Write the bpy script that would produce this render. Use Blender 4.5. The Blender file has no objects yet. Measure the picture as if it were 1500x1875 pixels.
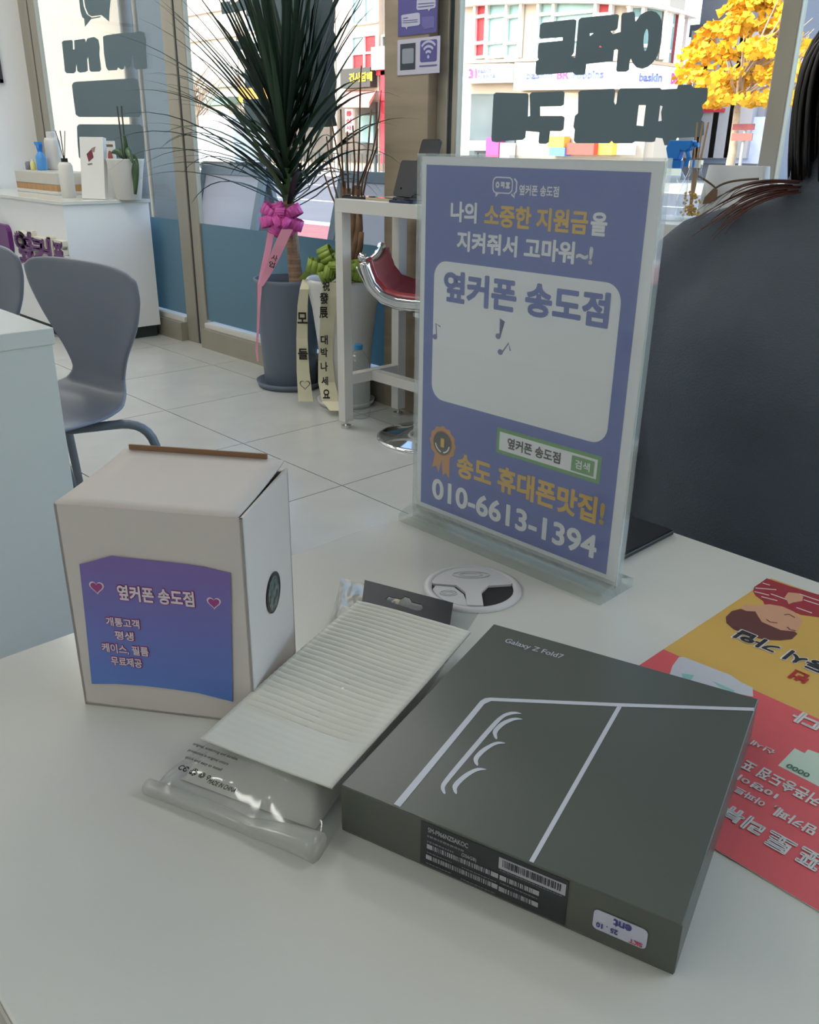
import bpy, bmesh, math, random
import numpy as np
from mathutils import Vector, Matrix
from mathutils.geometry import tessellate_polygon
random.seed(7)
scene = bpy.context.scene
COL = scene.collection
PI = math.pi

# ------------------------------------------------------------------ camera
W_PX, H_PX = 1500, 1875
FOC, YAW, PITCH, ROLL = 1584.89, -0.80988, 0.39834, 0.0136
CAM = Vector((0.5174, -0.5058, 1.0564))
def cam_axes():
    cy, sy, cp, sp = math.cos(YAW), math.sin(YAW), math.cos(PITCH), math.sin(PITCH)
    fwd = Vector((sy * cp, cy * cp, -sp)); right = Vector((cy, -sy, 0)); up = right.cross(fwd)
    cr, sr = math.cos(ROLL), math.sin(ROLL)
    return cr * right + sr * up, -sr * right + cr * up, fwd
C_R, C_U, C_F = cam_axes()
cam_data = bpy.data.cameras.new('camera'); cam = bpy.data.objects.new('camera', cam_data); COL.objects.link(cam)
cam.matrix_world = Matrix(((C_R.x, C_U.x, -C_F.x, CAM.x), (C_R.y, C_U.y, -C_F.y, CAM.y), (C_R.z, C_U.z, -C_F.z, CAM.z), (0, 0, 0, 1)))
cam_data.sensor_fit = 'HORIZONTAL'; cam_data.sensor_width = 36.0; cam_data.lens = FOC / W_PX * 36.0
cam_data.clip_start = 0.02; cam_data.clip_end = 400
scene.camera = cam

# ------------------------------------------------------------------ light and exposure
scene.view_settings.view_transform = 'Standard'; scene.view_settings.look = 'None'
scene.view_settings.gamma = 1.0; scene.view_settings.use_curve_mapping = False
scene.view_settings.exposure = 1.42
world = bpy.data.worlds.new('world'); scene.world = world; world.use_nodes = True
wn = world.node_tree.nodes; wl = world.node_tree.links; wn.clear()
w_out = wn.new('ShaderNodeOutputWorld'); w_bg = wn.new('ShaderNodeBackground'); w_sky = wn.new('ShaderNodeTexSky')
w_sky.sky_type = 'NISHITA'; w_sky.sun_disc = False; w_sky.sun_elevation = math.radians(38); w_sky.sun_rotation = math.radians(200)
w_sky.dust_density = 2.0
w_bg.inputs['Strength'].default_value = 0.32
wl.new(w_sky.outputs[0], w_bg.inputs[0]); wl.new(w_bg.outputs[0], w_out.inputs[0])
sun_data = bpy.data.lights.new('sun', 'SUN'); sun_data.energy = 1.25; sun_data.angle = math.radians(0.6); sun_data.color = (1.0, 0.93, 0.84)
sun = bpy.data.objects.new('sun', sun_data); COL.objects.link(sun)
sun.rotation_euler = Vector((0.25, 0.78, -0.66)).to_track_quat('-Z', 'Y').to_euler()
LAMP_STRENGTH = 5.2

# ------------------------------------------------------------------ helpers
def lin(c):
    return tuple(((v / 255) / 12.92 if v / 255 <= 0.04045 else ((v / 255 + 0.055) / 1.055) ** 2.4) for v in c)
MATS = {}
def mat(name, rgb, rough=0.6, metal=0.0, var=0.0, scale=20.0, bump=0.0, bscale=200.0, spec=0.5, emit=0.0, trans=0.0, ior=1.45, coat=0.0, srgb=True, stretch=None):
    if name in MATS: return MATS[name]
    m = bpy.data.materials.new(name); m.use_nodes = True
    nt = m.node_tree; b = nt.nodes['Principled BSDF']
    c = lin(rgb) if srgb else rgb
    b.inputs['Base Color'].default_value = (*c, 1); b.inputs['Roughness'].default_value = rough; b.inputs['Metallic'].default_value = metal
    b.inputs['Specular IOR Level'].default_value = spec; b.inputs['IOR'].default_value = ior
    b.inputs['Transmission Weight'].default_value = trans; b.inputs['Coat Weight'].default_value = coat; b.inputs['Coat Roughness'].default_value = 0.08
    if emit: b.inputs['Emission Color'].default_value = (*c, 1); b.inputs['Emission Strength'].default_value = emit
    if var or bump:
        tc = nt.nodes.new('ShaderNodeTexCoord'); src = tc.outputs['Object']
        if stretch:
            mp = nt.nodes.new('ShaderNodeMapping'); mp.inputs['Scale'].default_value = stretch
            nt.links.new(src, mp.inputs[0]); src = mp.outputs[0]
        if var:
            n = nt.nodes.new('ShaderNodeTexNoise'); n.inputs['Scale'].default_value = scale; n.inputs['Detail'].default_value = 5
            r = nt.nodes.new('ShaderNodeValToRGB')
            r.color_ramp.elements[0].position = 0.3; r.color_ramp.elements[1].position = 0.7
            r.color_ramp.elements[0].color = (*[max(0, v * (1 - var)) for v in c], 1); r.color_ramp.elements[1].color = (*[min(1, v * (1 + var)) for v in c], 1)
            nt.links.new(src, n.inputs['Vector']); nt.links.new(n.outputs['Fac'], r.inputs[0]); nt.links.new(r.outputs[0], b.inputs['Base Color'])
        if bump:
            n2 = nt.nodes.new('ShaderNodeTexNoise'); n2.inputs['Scale'].default_value = bscale; n2.inputs['Detail'].default_value = 3
            bp = nt.nodes.new('ShaderNodeBump'); bp.inputs['Strength'].default_value = bump; bp.inputs['Distance'].default_value = 0.002
            nt.links.new(src, n2.inputs['Vector']); nt.links.new(n2.outputs['Fac'], bp.inputs['Height']); nt.links.new(bp.outputs[0], b.inputs['Normal'])
    MATS[name] = m; return m
def film_mat(name, tint=(1, 1, 1), gloss=0.06, rough=0.03, frost=0.0, frost_col=(0.8, 0.8, 0.8), edge=0.5):
    """thin clear sheet: transparent, with a facing-dependent mirror and an optional milky part"""
    m = bpy.data.materials.new(name); m.use_nodes = True; nt = m.node_tree; nt.nodes.clear()
    out = nt.nodes.new('ShaderNodeOutputMaterial'); tr = nt.nodes.new('ShaderNodeBsdfTransparent'); tr.inputs[0].default_value = (*tint, 1)
    gl = nt.nodes.new('ShaderNodeBsdfGlossy'); gl.inputs['Roughness'].default_value = rough
    lwf = nt.nodes.new('ShaderNodeLayerWeight'); lwf.inputs['Blend'].default_value = 0.5
    lw = nt.nodes.new('ShaderNodeMath'); lw.operation = 'POWER'; lw.inputs[1].default_value = 4.0; nt.links.new(lwf.outputs['Facing'], lw.inputs[0])
    lm = nt.nodes.new('ShaderNodeMath'); lm.operation = 'MULTIPLY'; lm.inputs[1].default_value = edge; nt.links.new(lw.outputs[0], lm.inputs[0]); lw = lm
    mx = nt.nodes.new('ShaderNodeMixShader'); nt.links.new(tr.outputs[0], mx.inputs[1]); nt.links.new(gl.outputs[0], mx.inputs[2])
    ad = nt.nodes.new('ShaderNodeMath'); ad.operation = 'ADD'; ad.inputs[1].default_value = gloss; ad.use_clamp = True
    nt.links.new(lw.outputs[0], ad.inputs[0]); nt.links.new(ad.outputs[0], mx.inputs[0])
    last = mx
    if frost:
        df = nt.nodes.new('ShaderNodeBsdfDiffuse'); df.inputs[0].default_value = (*frost_col, 1)
        tl = nt.nodes.new('ShaderNodeBsdfTranslucent'); tl.inputs[0].default_value = (*frost_col, 1)
        h = nt.nodes.new('ShaderNodeMixShader'); h.inputs[0].default_value = 0.45
        nt.links.new(df.outputs[0], h.inputs[1]); nt.links.new(tl.outputs[0], h.inputs[2])
        m2 = nt.nodes.new('ShaderNodeMixShader'); m2.inputs[0].default_value = frost
        nt.links.new(mx.outputs[0], m2.inputs[1]); nt.links.new(h.outputs[0], m2.inputs[2]); last = m2
    nt.links.new(last.outputs[0], out.inputs[0]); MATS[name] = m; return m

def tag(o, label=None, cat=None, group=None, kind=None):
    if label: o['label'] = label
    if cat: o['category'] = cat
    if group: o['group'] = group
    if kind: o['kind'] = kind
    return o
def empty(name, loc=(0, 0, 0), rz=0.0, label=None, cat=None, group=None, kind=None, parent=None):
    o = bpy.data.objects.new(name, None); COL.objects.link(o); o.location = loc; o.rotation_euler = (0, 0, rz); o.empty_display_size = 0.05
    if parent: o.parent = parent
    return tag(o, label, cat, group, kind)
class MB:
    def __init__(s): s.v = []; s.f = []; s.m = []
    def add(s, vs, fs, mi=0):
        k = len(s.v); s.v += [tuple(v) for v in vs]; s.f += [tuple(k + i for i in f) for f in fs]; s.m += [mi] * len(fs); return s
    def box(s, a, b, rz=0.0, piv=None, mi=0):
        x0, y0, z0 = a; x1, y1, z1 = b
        vs = [Vector(p) for p in ((x0, y0, z0), (x1, y0, z0), (x1, y1, z0), (x0, y1, z0), (x0, y0, z1), (x1, y0, z1), (x1, y1, z1), (x0, y1, z1))]
        if rz:
            p = Vector(piv) if piv else Vector(((x0 + x1) / 2, (y0 + y1) / 2, 0)); R = Matrix.Rotation(rz, 3, 'Z')
            vs = [R @ (v - p) + p for v in vs]
        return s.add(vs, [(0, 3, 2, 1), (4, 5, 6, 7), (0, 1, 5, 4), (1, 2, 6, 5), (2, 3, 7, 6), (3, 0, 4, 7)], mi)
    def obox(s, o, e1, e2, e3, mi=0):
        o, e1, e2, e3 = Vector(o), Vector(e1), Vector(e2), Vector(e3)
        vs = [o, o + e1, o + e1 + e2, o + e2, o + e3, o + e1 + e3, o + e1 + e2 + e3, o + e2 + e3]
        return s.add(vs, [(0, 3, 2, 1), (4, 5, 6, 7), (0, 1, 5, 4), (1, 2, 6, 5), (2, 3, 7, 6), (3, 0, 4, 7)], mi)
    def lathe(s, prof, c=(0, 0, 0), n=32, axis='Z', mi=0, cap=True):
        k = len(s.v)
        for r, z in prof:
            for i in range(n):
                a = 2 * PI * i / n; p = (r * math.cos(a), r * math.sin(a), z)
                if axis == 'X': p = (p[2], p[0], p[1])
                if axis == 'Y': p = (p[0], p[2], p[1])
                s.v.append((c[0] + p[0], c[1] + p[1], c[2] + p[2]))
        for j in range(len(prof) - 1):
            for i in range(n):
                a, b = k + j * n + i, k + j * n + (i + 1) % n
                s.f.append((a, b, b + n, a + n)); s.m.append(mi)
        if cap:
            s.f.append(tuple(k + i for i in reversed(range(n)))); s.m.append(mi)
            s.f.append(tuple(k + (len(prof) - 1) * n + i for i in range(n))); s.m.append(mi)
        return s
    def cyl(s, c, r, h, n=24, axis='Z', mi=0): return s.lathe([(r, 0), (r, h)], c, n, axis, mi)
    def tube(s, pts, r, n=8, cap=True, mi=0, flat=1.0, up=None):
        pts = [Vector(p) for p in pts]; rs = r if isinstance(r, (list, tuple)) else [r] * len(pts)
        k = len(s.v); prev = None
        for i, p in enumerate(pts):
            t = (pts[min(i + 1, len(pts) - 1)] - pts[max(i - 1, 0)])
            t = t.normalized() if t.length > 1e-9 else Vector((0, 0, 1))
            if prev is None:
                u = Vector(up) if up else (Vector((0, 0, 1)) if abs(t.z) < 0.9 else Vector((1, 0, 0)))
            else: u = prev
            u = (u - t * u.dot(t)); u = u.normalized() if u.length > 1e-6 else t.orthogonal().normalized()
            w = t.cross(u); prev = u
            for j in range(n):
                a = 2 * PI * j / n; q = p + (u * math.cos(a) * flat + w * math.sin(a)) * rs[i]; s.v.append(tuple(q))
        for i in range(len(pts) - 1):
            for j in range(n):
                a, b = k + i * n + j, k + i * n + (j + 1) % n
                s.f.append((a, b, b + n, a + n)); s.m.append(mi)
        if cap:
            s.f.append(tuple(k + j for j in reversed(range(n)))); s.m.append(mi)
            s.f.append(tuple(k + (len(pts) - 1) * n + j for j in range(n))); s.m.append(mi)
        return s
    def grid(s, fn, nu, nv, mi=0, closed_u=False):
        k = len(s.v)
        for j in range(nv + 1):
            for i in range(nu + 1): s.v.append(tuple(fn(i / nu, j / nv)))
        for j in range(nv):
            for i in range(nu):
                a = k + j * (nu + 1) + i; s.f.append((a, a + 1, a + nu + 2, a + nu + 1)); s.m.append(mi)
        return s
    def poly(s, loops, fr, h0=0.0, h1=None, mi=0):
        """flat polygon (first loop outer, others holes) in frame fr; with h1 a slab from h0 to h1"""
        ls = [[Vector((p[0], p[1], 0)) for p in l] for l in loops]; flat = [p for l in ls for p in l]
        tris = tessellate_polygon(ls); top = h0 if h1 is None else h1
        vs = [fr.pt(p.x, p.y, top) for p in flat]; fs = []
        for t in tris:
            a, b, c = (flat[i] for i in t)
            fs.append(tuple(t) if (b - a).cross(c - a).z > 0 else (t[0], t[2], t[1]))
        if h1 is not None:
            n = len(flat); vs += [fr.pt(p.x, p.y, h0) for p in flat]; fs += [tuple(n + i for i in reversed(f)) for f in list(fs)]
            k = 0
            for l in ls:
                m = len(l)
                for i in range(m): a, b = k + i, k + (i + 1) % m; fs.append((a, n + a, n + b, b))
                k += m
        return s.add(vs, fs, mi)
    def build(s, name, material, parent=None, smooth=False, world=False, label=None, bevel=0.0, subsurf=0, solid=0.0):
        me = bpy.data.meshes.new(name); me.from_pydata(s.v, [], s.f)
        for mm in (material if isinstance(material, (list, tuple)) else [material]): me.materials.append(mm)
        if any(s.m): me.polygons.foreach_set('material_index', s.m)
        if smooth: me.polygons.foreach_set('use_smooth', [True] * len(me.polygons))
        me.update()
        o = bpy.data.objects.new(name, me); COL.objects.link(o)
        if solid:
            md = o.modifiers.new('solid', 'SOLIDIFY'); md.thickness = solid; md.offset = 0
        if bevel:
            md = o.modifiers.new('bevel', 'BEVEL'); md.width = bevel; md.segments = 2; md.limit_method = 'ANGLE'; md.angle_limit = math.radians(40)
        if subsurf:
            md = o.modifiers.new('sub', 'SUBSURF'); md.levels = subsurf; md.render_levels = subsurf
        if parent:
            o.parent = parent
            if world: o.matrix_parent_inverse = world_of(parent).inverted()
        if label: o['label'] = label
        return o
def world_of(o):
    m = Matrix.LocRotScale(o.location, o.rotation_euler, o.scale)
    return (world_of(o.parent) @ o.matrix_parent_inverse @ m) if o.parent else m
def smooth_angle(o, deg=40):
    me = o.data; bm = bmesh.new(); bm.from_mesh(me)
    for f in bm.faces: f.smooth = True
    for e in bm.edges: e.smooth = not (len(e.link_faces) == 2 and e.calc_face_angle(0) > math.radians(deg))
    bm.to_mesh(me); bm.free(); return o

def ray(px, py):
    return (C_R * ((px - W_PX / 2) / FOC) - C_U * ((py - H_PX / 2) / FOC) + C_F)
def at(px, py, axis, val):
    d = ray(px, py); t = (val - CAM[axis]) / d[axis]; return CAM + d * t
class Frame:
    def __init__(s, o, ux, uy):
        s.o = Vector(o); s.ux = Vector(ux).normalized(); s.uy = Vector(uy).normalized(); s.n = s.ux.cross(s.uy)
    def pt(s, u, v, h=0.0): return s.o + s.ux * u + s.uy * v + s.n * h
    def uv(s, px, py):
        d = ray(px, py); t = (s.o - CAM).dot(s.n) / d.dot(s.n); q = CAM + d * t - s.o; return (q.dot(s.ux), q.dot(s.uy))
    def uvs(s, pts, sc=1.0, ox=0.0, oy=0.0): return [s.uv(x / sc + ox, y / sc + oy) for x, y in pts]
    def rect(s, pts):
        q = [s.uv(*p) for p in pts]; return (min(p[0] for p in q), min(p[1] for p in q), max(p[0] for p in q), max(p[1] for p in q))

_TXT = {}; _SCRATCH = []
def glyphs(body, bold):
    key = body
    if key in _TXT: return _TXT[key]
    if not _SCRATCH:
        c = bpy.data.curves.new('writing', 'FONT'); c.size = 1; c.resolution_u = 4; c.space_line = 0.95
        o = bpy.data.objects.new('writing', c); tmp = bpy.data.scenes.new('glyph scratch'); tmp.collection.objects.link(o); _SCRATCH.extend((c, o, tmp))
    c, o, tmp = _SCRATCH; c.body = body; vl = tmp.view_layers[0]; vl.update()
    me = bpy.data.meshes.new_from_object(o.evaluated_get(vl.depsgraph))
    V = [(v.co.x, v.co.y) for v in me.vertices]; F = [tuple(p.vertices) for p in me.polygons]
    cnt = {}
    for f in F:
        for i in range(len(f)):
            e = tuple(sorted((f[i], f[(i + 1) % len(f)]))); cnt[e] = cnt.get(e, 0) + 1
    E = [e for e, k in cnt.items() if k == 1]
    bpy.data.meshes.remove(me)
    _TXT[key] = (V, F, E); return _TXT[key]
def writing(name, body, fr, rect, material, parent, bold=0.0, h=0.0002, keep=False, align='L', world=False, label=None):
    """lettering fitted into rect (u0, v0, u1, v1) of frame fr; bold = half stroke added, in em"""
    V, F, E = glyphs(body, bold)
    if not V: return None
    x0 = min(p[0] for p in V) - bold; x1 = max(p[0] for p in V) + bold; y0 = min(p[1] for p in V) - bold; y1 = max(p[1] for p in V) + bold
    sx = (rect[2] - rect[0]) / (x1 - x0); sy = (rect[3] - rect[1]) / (y1 - y0)
    ou, ov = rect[0], rect[1]
    if keep: sx = sy = min(sx, sy)
    tf = lambda x, y, dh=0.0: fr.pt(ou + (x - x0) * sx, ov + (y - y0) * sy, h + dh)
    mb = MB(); mb.add([tf(*p) for p in V], F)
    eps = min(max(abs(h), 0.00004) * 0.25, 0.00003)
    if bold:
        for a, b in E:
            p, q = Vector(V[a]), Vector(V[b]); d = q - p
            if d.length < 1e-6: continue
            n = Vector((-d.y, d.x)).normalized() * bold; d = d.normalized() * bold * 0.5
            ring = [p - n - d, q - n + d, q + n + d, p + n - d]
            mb.add([tf(v.x, v.y, eps) for v in ring], [(0, 1, 2, 3)])
        for i in set(i for e in E for i in e):
            p = V[i]; mb.add([tf(p[0] + bold * math.cos(k * PI / 4), p[1] + bold * math.sin(k * PI / 4), eps * 2) for k in range(8)], [tuple(range(8))])
    return mb.build(name, material, parent, world=world, label=label)
def round_rect(u0, v0, u1, v1, r, n=6):
    pts = []
    for cx, cy, a0 in ((u1 - r, v1 - r, 0), (u0 + r, v1 - r, PI / 2), (u0 + r, v0 + r, PI), (u1 - r, v0 + r, 1.5 * PI)):
        for i in range(n + 1): a = a0 + PI / 2 * i / n; pts.append((cx + r * math.cos(a), cy + r * math.sin(a)))
    return pts
def ellipse(cx, cy, rx, ry, n=28, rot=0.0):
    return [(cx + rx * math.cos(t) * math.cos(rot) - ry * math.sin(t) * math.sin(rot), cy + rx * math.cos(t) * math.sin(rot) + ry * math.sin(t) * math.cos(rot)) for t in (2 * PI * i / n for i in range(n))]
def heart(cx, cy, s, n=28):
    return [(cx + s * 16 * math.sin(t) ** 3 / 17, cy + s * (13 * math.cos(t) - 5 * math.cos(2 * t) - 2 * math.cos(3 * t) - math.cos(4 * t)) / 17) for t in (2 * PI * i / n for i in range(n))]
def stroke(pts, w):
    """ribbon polygon round a polyline"""
    P = [Vector(p) for p in pts]; L, R = [], []
    for i, p in enumerate(P):
        t = (P[min(i + 1, len(P) - 1)] - P[max(i - 1, 0)]).normalized(); n = Vector((-t.y, t.x)) * w / 2
        L.append(tuple(p + n)); R.append(tuple(p - n))
    return L + R[::-1]
def chaikin(pts, n=2):
    for _ in range(n):
        q = []
        for i in range(len(pts)):
            a, b = pts[i], pts[(i + 1) % len(pts)]; q += [(a[0] * .78 + b[0] * .22, a[1] * .78 + b[1] * .22), (a[0] * .22 + b[0] * .78, a[1] * .22 + b[1] * .78)]
        pts = q
    return pts
def bez(p0, p1, p2, p3, n=12):
    p0, p1, p2, p3 = map(Vector, (p0, p1, p2, p3))
    return [p0 * (1 - t) ** 3 + p1 * 3 * t * (1 - t) ** 2 + p2 * 3 * t * t * (1 - t) + p3 * t ** 3 for t in (i / n for i in range(n + 1))]
def copy_tree(o, parent=None):
    c = o.copy(); COL.objects.link(c); c.parent = parent
    for ch in list(o.children): copy_tree(ch, c)
    return c

# ------------------------------------------------------------------ materials
white_lam = mat('white laminate', (205, 207, 200), 0.16, var=0.02, scale=3, spec=0.5)
white_wall = mat('white wall paint', (226, 226, 224), 0.8, var=0.02, scale=2)
white_metal = mat('white powder coated steel', (206, 204, 198), 0.4)
steel = mat('brushed steel', (160, 154, 140), 0.42, 0.35, var=0.08, scale=6, stretch=(1, 1, 0.1))
dark_gap = mat('dark gasket', (45, 52, 56), 0.7)
chrome = mat('chrome', (215, 215, 215), 0.08, 1.0)
vinyl = mat('dark slate vinyl', (84, 102, 108), 0.55, var=0.05, scale=2)
black_plastic = mat('black plastic', (26, 28, 32), 0.4)
paper_white = mat('white paper', (214, 214, 210), 0.7)
DZ = 0.7491        # desk top
WY = 2.05          # window glass plane
# ================================================================== the setting
XL, XR, YB, ZC = -5.87, 3.0, -3.2, 2.75
tile_m = mat('floor tile', (184, 185, 180), 0.22, var=0.05, scale=5, bump=0.02, bscale=60)
grout = mat('grout', (120, 116, 106), 0.9)
fl = tag(MB().box((XL - .1, YB - .1, -0.12), (XR + .1, WY + .1, -0.004)).build('floor', grout), kind='structure')
tx, ty, ts, gap = -2.8206, 1.2125, 0.6, 0.0022
shared = {}
for i in range(-6, 11):
    for j in range(-8, 3):
        a0, a1 = max(tx + ts * i + gap, XL), min(tx + ts * (i + 1) - gap, XR); b0, b1 = max(ty + ts * j + gap, YB), min(ty + ts * (j + 1) - gap, WY + .05)
        if a1 - a0 < 0.02 or b1 - b0 < 0.02: continue
        key = (round(a1 - a0, 4), round(b1 - b0, 4))
        if key in shared:
            o = bpy.data.objects.new('tile', shared[key]); COL.objects.link(o); o.parent = fl
        else:
            o = MB().box((0, 0, -0.006), (key[0], key[1], 0)).build('tile', tile_m, fl); shared[key] = o.data
        o.location = (a0, b0, 0)
wl_ = tag(MB().box((XL - .12, YB, 0), (XL, WY + 0.12, ZC)).build('wall_left', white_wall), kind='structure')
tag(MB().box((XR, YB, 0), (XR + .12, WY + 0.12, ZC)).build('wall_right', white_wall), kind='structure')
tag(MB().box((XL - .12, YB - .12, 0), (XR + .12, YB, ZC)).build('wall_back', white_wall), kind='structure')
tag(MB().box((XL - .12, YB - .12, ZC), (XR + .12, WY + 0.6, ZC + .2)).build('ceiling', mat('ceiling board', (205, 206, 203), 0.9)), kind='structure')
tag(MB().box((XL - .4, YB - .3, ZC + .2), (XR + .4, WY + .5, 3.25)).build('shade_slab', mat('shade slab stone', (170, 164, 154), .8)), kind='structure')  # unseen slab added above the shop to shade the outer wall and pavement
tag(MB().box((XL - .12, WY - .06, 2.45), (XR + .12, WY + 0.6, ZC)).build('trim_1', steel), kind='structure')

glass = film_mat('window glass', tint=(0.95, 0.975, 0.97), gloss=0.01, rough=0.0, edge=0.40)
frost = film_mat('teal window film', tint=(0.5, 0.7, 0.72), gloss=0.0, rough=0.2, frost=0.88, frost_col=lin((130, 156, 166)), edge=0.3)
FT, FB, WT = 0.666, 0.135, 2.45
def window(n, x0, x1, label=None):
    r = empty('window_%d' % n, ((x0 + x1) / 2, WY, 0), kind='structure')
    MB().box((x0, WY + .004, FB), (x1, WY + .014, WT)).build('pane', glass, r, world=True)
    MB().box((x0, WY - .001, FB + .012), (x1, WY + .002, FT)).build('frosted_film', frost, r, world=True)
    MB().box((x0, WY - .055, 0), (x1, WY + .06, FB - .03)).build('kick_panel', steel, r, world=True)
    MB().box((x0, WY - .03, FB - .03), (x1, WY + .05, FB)).build('sill_rail', white_metal, r, world=True, bevel=.004)
    return r
win1 = window(1, -5.62, -4.05); win2 = window(2, -3.83, -2.28); win3 = window(3, -1.93, -0.735); win4 = window(4, -0.68, XR)
def mullion(n, x0, x1, split=True):
    r = empty('trim_%d' % n, ((x0 + x1) / 2, WY, 0), kind='structure')
    m = (x0 + x1) / 2 + .015
    if split:
        MB().box((x0, WY - .014, 0), (m - .012, WY + .018, WT)).build('mullion_profile', steel, r, world=True, bevel=.004)
        MB().box((m + .012, WY - .014, 0), (x1, WY + .018, WT)).build('mullion_profile', steel, r, world=True, bevel=.004)
        MB().box((m - .012, WY - .006, 0), (m + .012, WY + .02, WT)).build('gasket', dark_gap, r, world=True)
    else:
        MB().box((x0, WY - .014, 0), (x1, WY + .018, WT)).build('mullion_profile', steel, r, world=True, bevel=.004)
    return r
mullion(2, XL, -5.62); mullion(3, -4.05, -3.83); mullion(5, -0.735, -0.68, False)
mullion(4, -2.035, -1.93)
pil = tag(MB().box((-2.28, WY - .06, 0), (-2.035, WY + .10, WT)).build('pillar', mat('stone cladding', (150, 136, 116), 0.5, var=0.14, scale=3, stretch=(1, 1, 7)), bevel=.004), kind='structure')

# dark vinyl lettering cut for the street side, seen from behind
GF = Frame((0, WY - .0015, 0), (1, 0, 0), (0, 0, 1))
def decal(name, loops, sc, ox, oy, win, label=None):
    mb = MB().poly([GF.uvs(l, sc, ox, oy) for l in loops], GF, 0.0, 0.0006)
    return mb.build(name, vinyl, win, world=True, label=label)
row1 = [(985, 80), (1095, 65), (1112, 80), (1118, 175), (1175, 95), (1230, 66), (1290, 55), (1340, 72), (1375, 110), (1398, 165), (1405, 230), (1390, 400), (1368, 490), (1335, 565), (1290, 615), (1250, 648), (1190, 670), (1130, 655), (1092, 610), (1070, 560), (1058, 590), (1050, 680), (1020, 700), (930, 702), (915, 685), (935, 470), (915, 462), (892, 472), (880, 590), (600, 620), (588, 715), (570, 733), (490, 735), (455, 708), (85, 735), (60, 720), (68, 590), (98, 572), (83, 548), (93, 420), (108, 396), (350, 370), (350, 335), (125, 352), (103, 335), (112, 205), (140, 182), (470, 145), (495, 160), (468, 500), (440, 540), (482, 548), (518, 155), (545, 130), (925, 92), (945, 105), (930, 240), (905, 262), (855, 272), (882, 305), (940, 285), (962, 280), (970, 110)]
decal('vinyl_letters', [row1, ellipse(1230, 365, 24, 118, 16, 0.08), [(635, 295), (675, 293), (638, 325)], [(730, 442), (745, 420), (764, 442)]], 5.769, 970, 10, win3, 'first row of dark cut letters on the glass')
row2a = [(50, 118), (65, 105), (272, 110), (280, 125), (275, 262), (290, 258), (286, 120), (300, 103), (440, 98), (500, 95), (515, 105), (510, 185), (490, 195), (355, 197), (355, 258), (500, 258), (515, 268), (508, 345), (490, 357), (420, 357), (412, 430), (395, 440), (350, 440), (344, 428), (350, 365), (262, 357), (258, 400), (240, 415), (105, 422), (75, 432), (40, 425), (36, 410)]
row2b = [(605, 105), (620, 92), (838, 80), (846, 95), (838, 165), (846, 185), (854, 175), (862, 100), (880, 78), (1138, 75), (1150, 86), (1250, 80), (1258, 55), (1345, 52), (1354, 72), (1446, 74), (1452, 90), (1445, 160), (1412, 190), (1425, 240), (1405, 285), (1428, 300), (1425, 380), (1405, 395), (1250, 402), (1235, 435), (1205, 450), (1168, 450), (1155, 405), (1112, 400), (1105, 425), (1085, 430), (975, 425), (955, 437), (838, 437), (822, 422), (808, 437), (590, 437), (575, 420), (582, 348), (572, 330), (582, 258), (602, 240)]
decal('vinyl_letters', [row2a], 3.571, 890, 140, win3, 'second row of dark cut letters')
decal('vinyl_letters', [row2b, [(1000, 187), (1047, 187), (1030, 325), (985, 320)], [(1140, 190), (1156, 195), (1146, 235), (1150, 290), (1128, 293)]], 3.571, 890, 140, win3)
gA = [(500, 340), (515, 328), (580, 322), (588, 335), (590, 400), (603, 398), (600, 325), (685, 312), (695, 340), (706, 310), (760, 298), (795, 320), (806, 380), (803, 440), (818, 560), (805, 578), (738, 580), (724, 568), (713, 460), (705, 480), (710, 570), (690, 582), (645, 587), (626, 575), (618, 515), (613, 578), (595, 592), (540, 592), (524, 575), (510, 430)]
gB = [(832, 295), (860, 285), (940, 272), (1045, 262), (1060, 266), (1130, 252), (1165, 262), (1180, 320), (1180, 400), (1190, 545), (1180, 555), (1100, 560), (1083, 545), (1072, 440), (1062, 460), (1050, 530), (1030, 552), (1006, 530), (1000, 558), (980, 562), (952, 545), (945, 566), (875, 570), (858, 545), (840, 430)]
p1 = [(582, 690), (592, 668), (615, 660), (1085, 632), (1112, 645), (1128, 720), (1140, 920), (1125, 945), (640, 945), (612, 925), (592, 780)]
p2 = [(622, 1020), (640, 1003), (1130, 1005), (1152, 1025), (1165, 1147), (1168, 1275), (1150, 1290), (660, 1290), (638, 1270), (626, 1147)]
b1 = [(680, 0), (690, 60), (715, 118), (742, 132), (820, 122), (882, 174), (884, 100), (894, 0), (894, -120), (850, -190), (730, -190), (685, -120)]
b2 = [(640, 0), (650, 90), (665, 140), (680, 150), (687, 217), (735, 155), (810, 140), (815, 130), (742, 142), (700, 112), (676, 50), (670, 0), (672, -120), (645, -110)]
for l in (gA, gB, p1, p2, b1, b2): decal('vinyl_letters', [l], 4.41, 0, 0, win1)
d1 = [(135, 25), (240, 12), (246, 48), (345, 0), (350, -420), (1330, -420), (1325, 30), (1352, 100), (1335, 330), (1362, 385), (1338, 470), (1362, 560), (1338, 690), (1365, 850), (1348, 1000), (1370, 1130), (1348, 1230), (1370, 1330), (1290, 1340), (960, 1350), (560, 1355), (425, 1340), (345, 1275), (402, 1200), (372, 1050), (640, 1040), (620, 930), (400, 930), (392, 735), (470, 735), (690, 720), (660, 560), (300, 520), (290, 430), (610, 470), (560, 180), (415, 170), (405, 110), (155, 152)]
decal('vinyl_letters', [d1], 5.769, 380, 0, win2, 'large dark cut motif half hidden by the plant')

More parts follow.
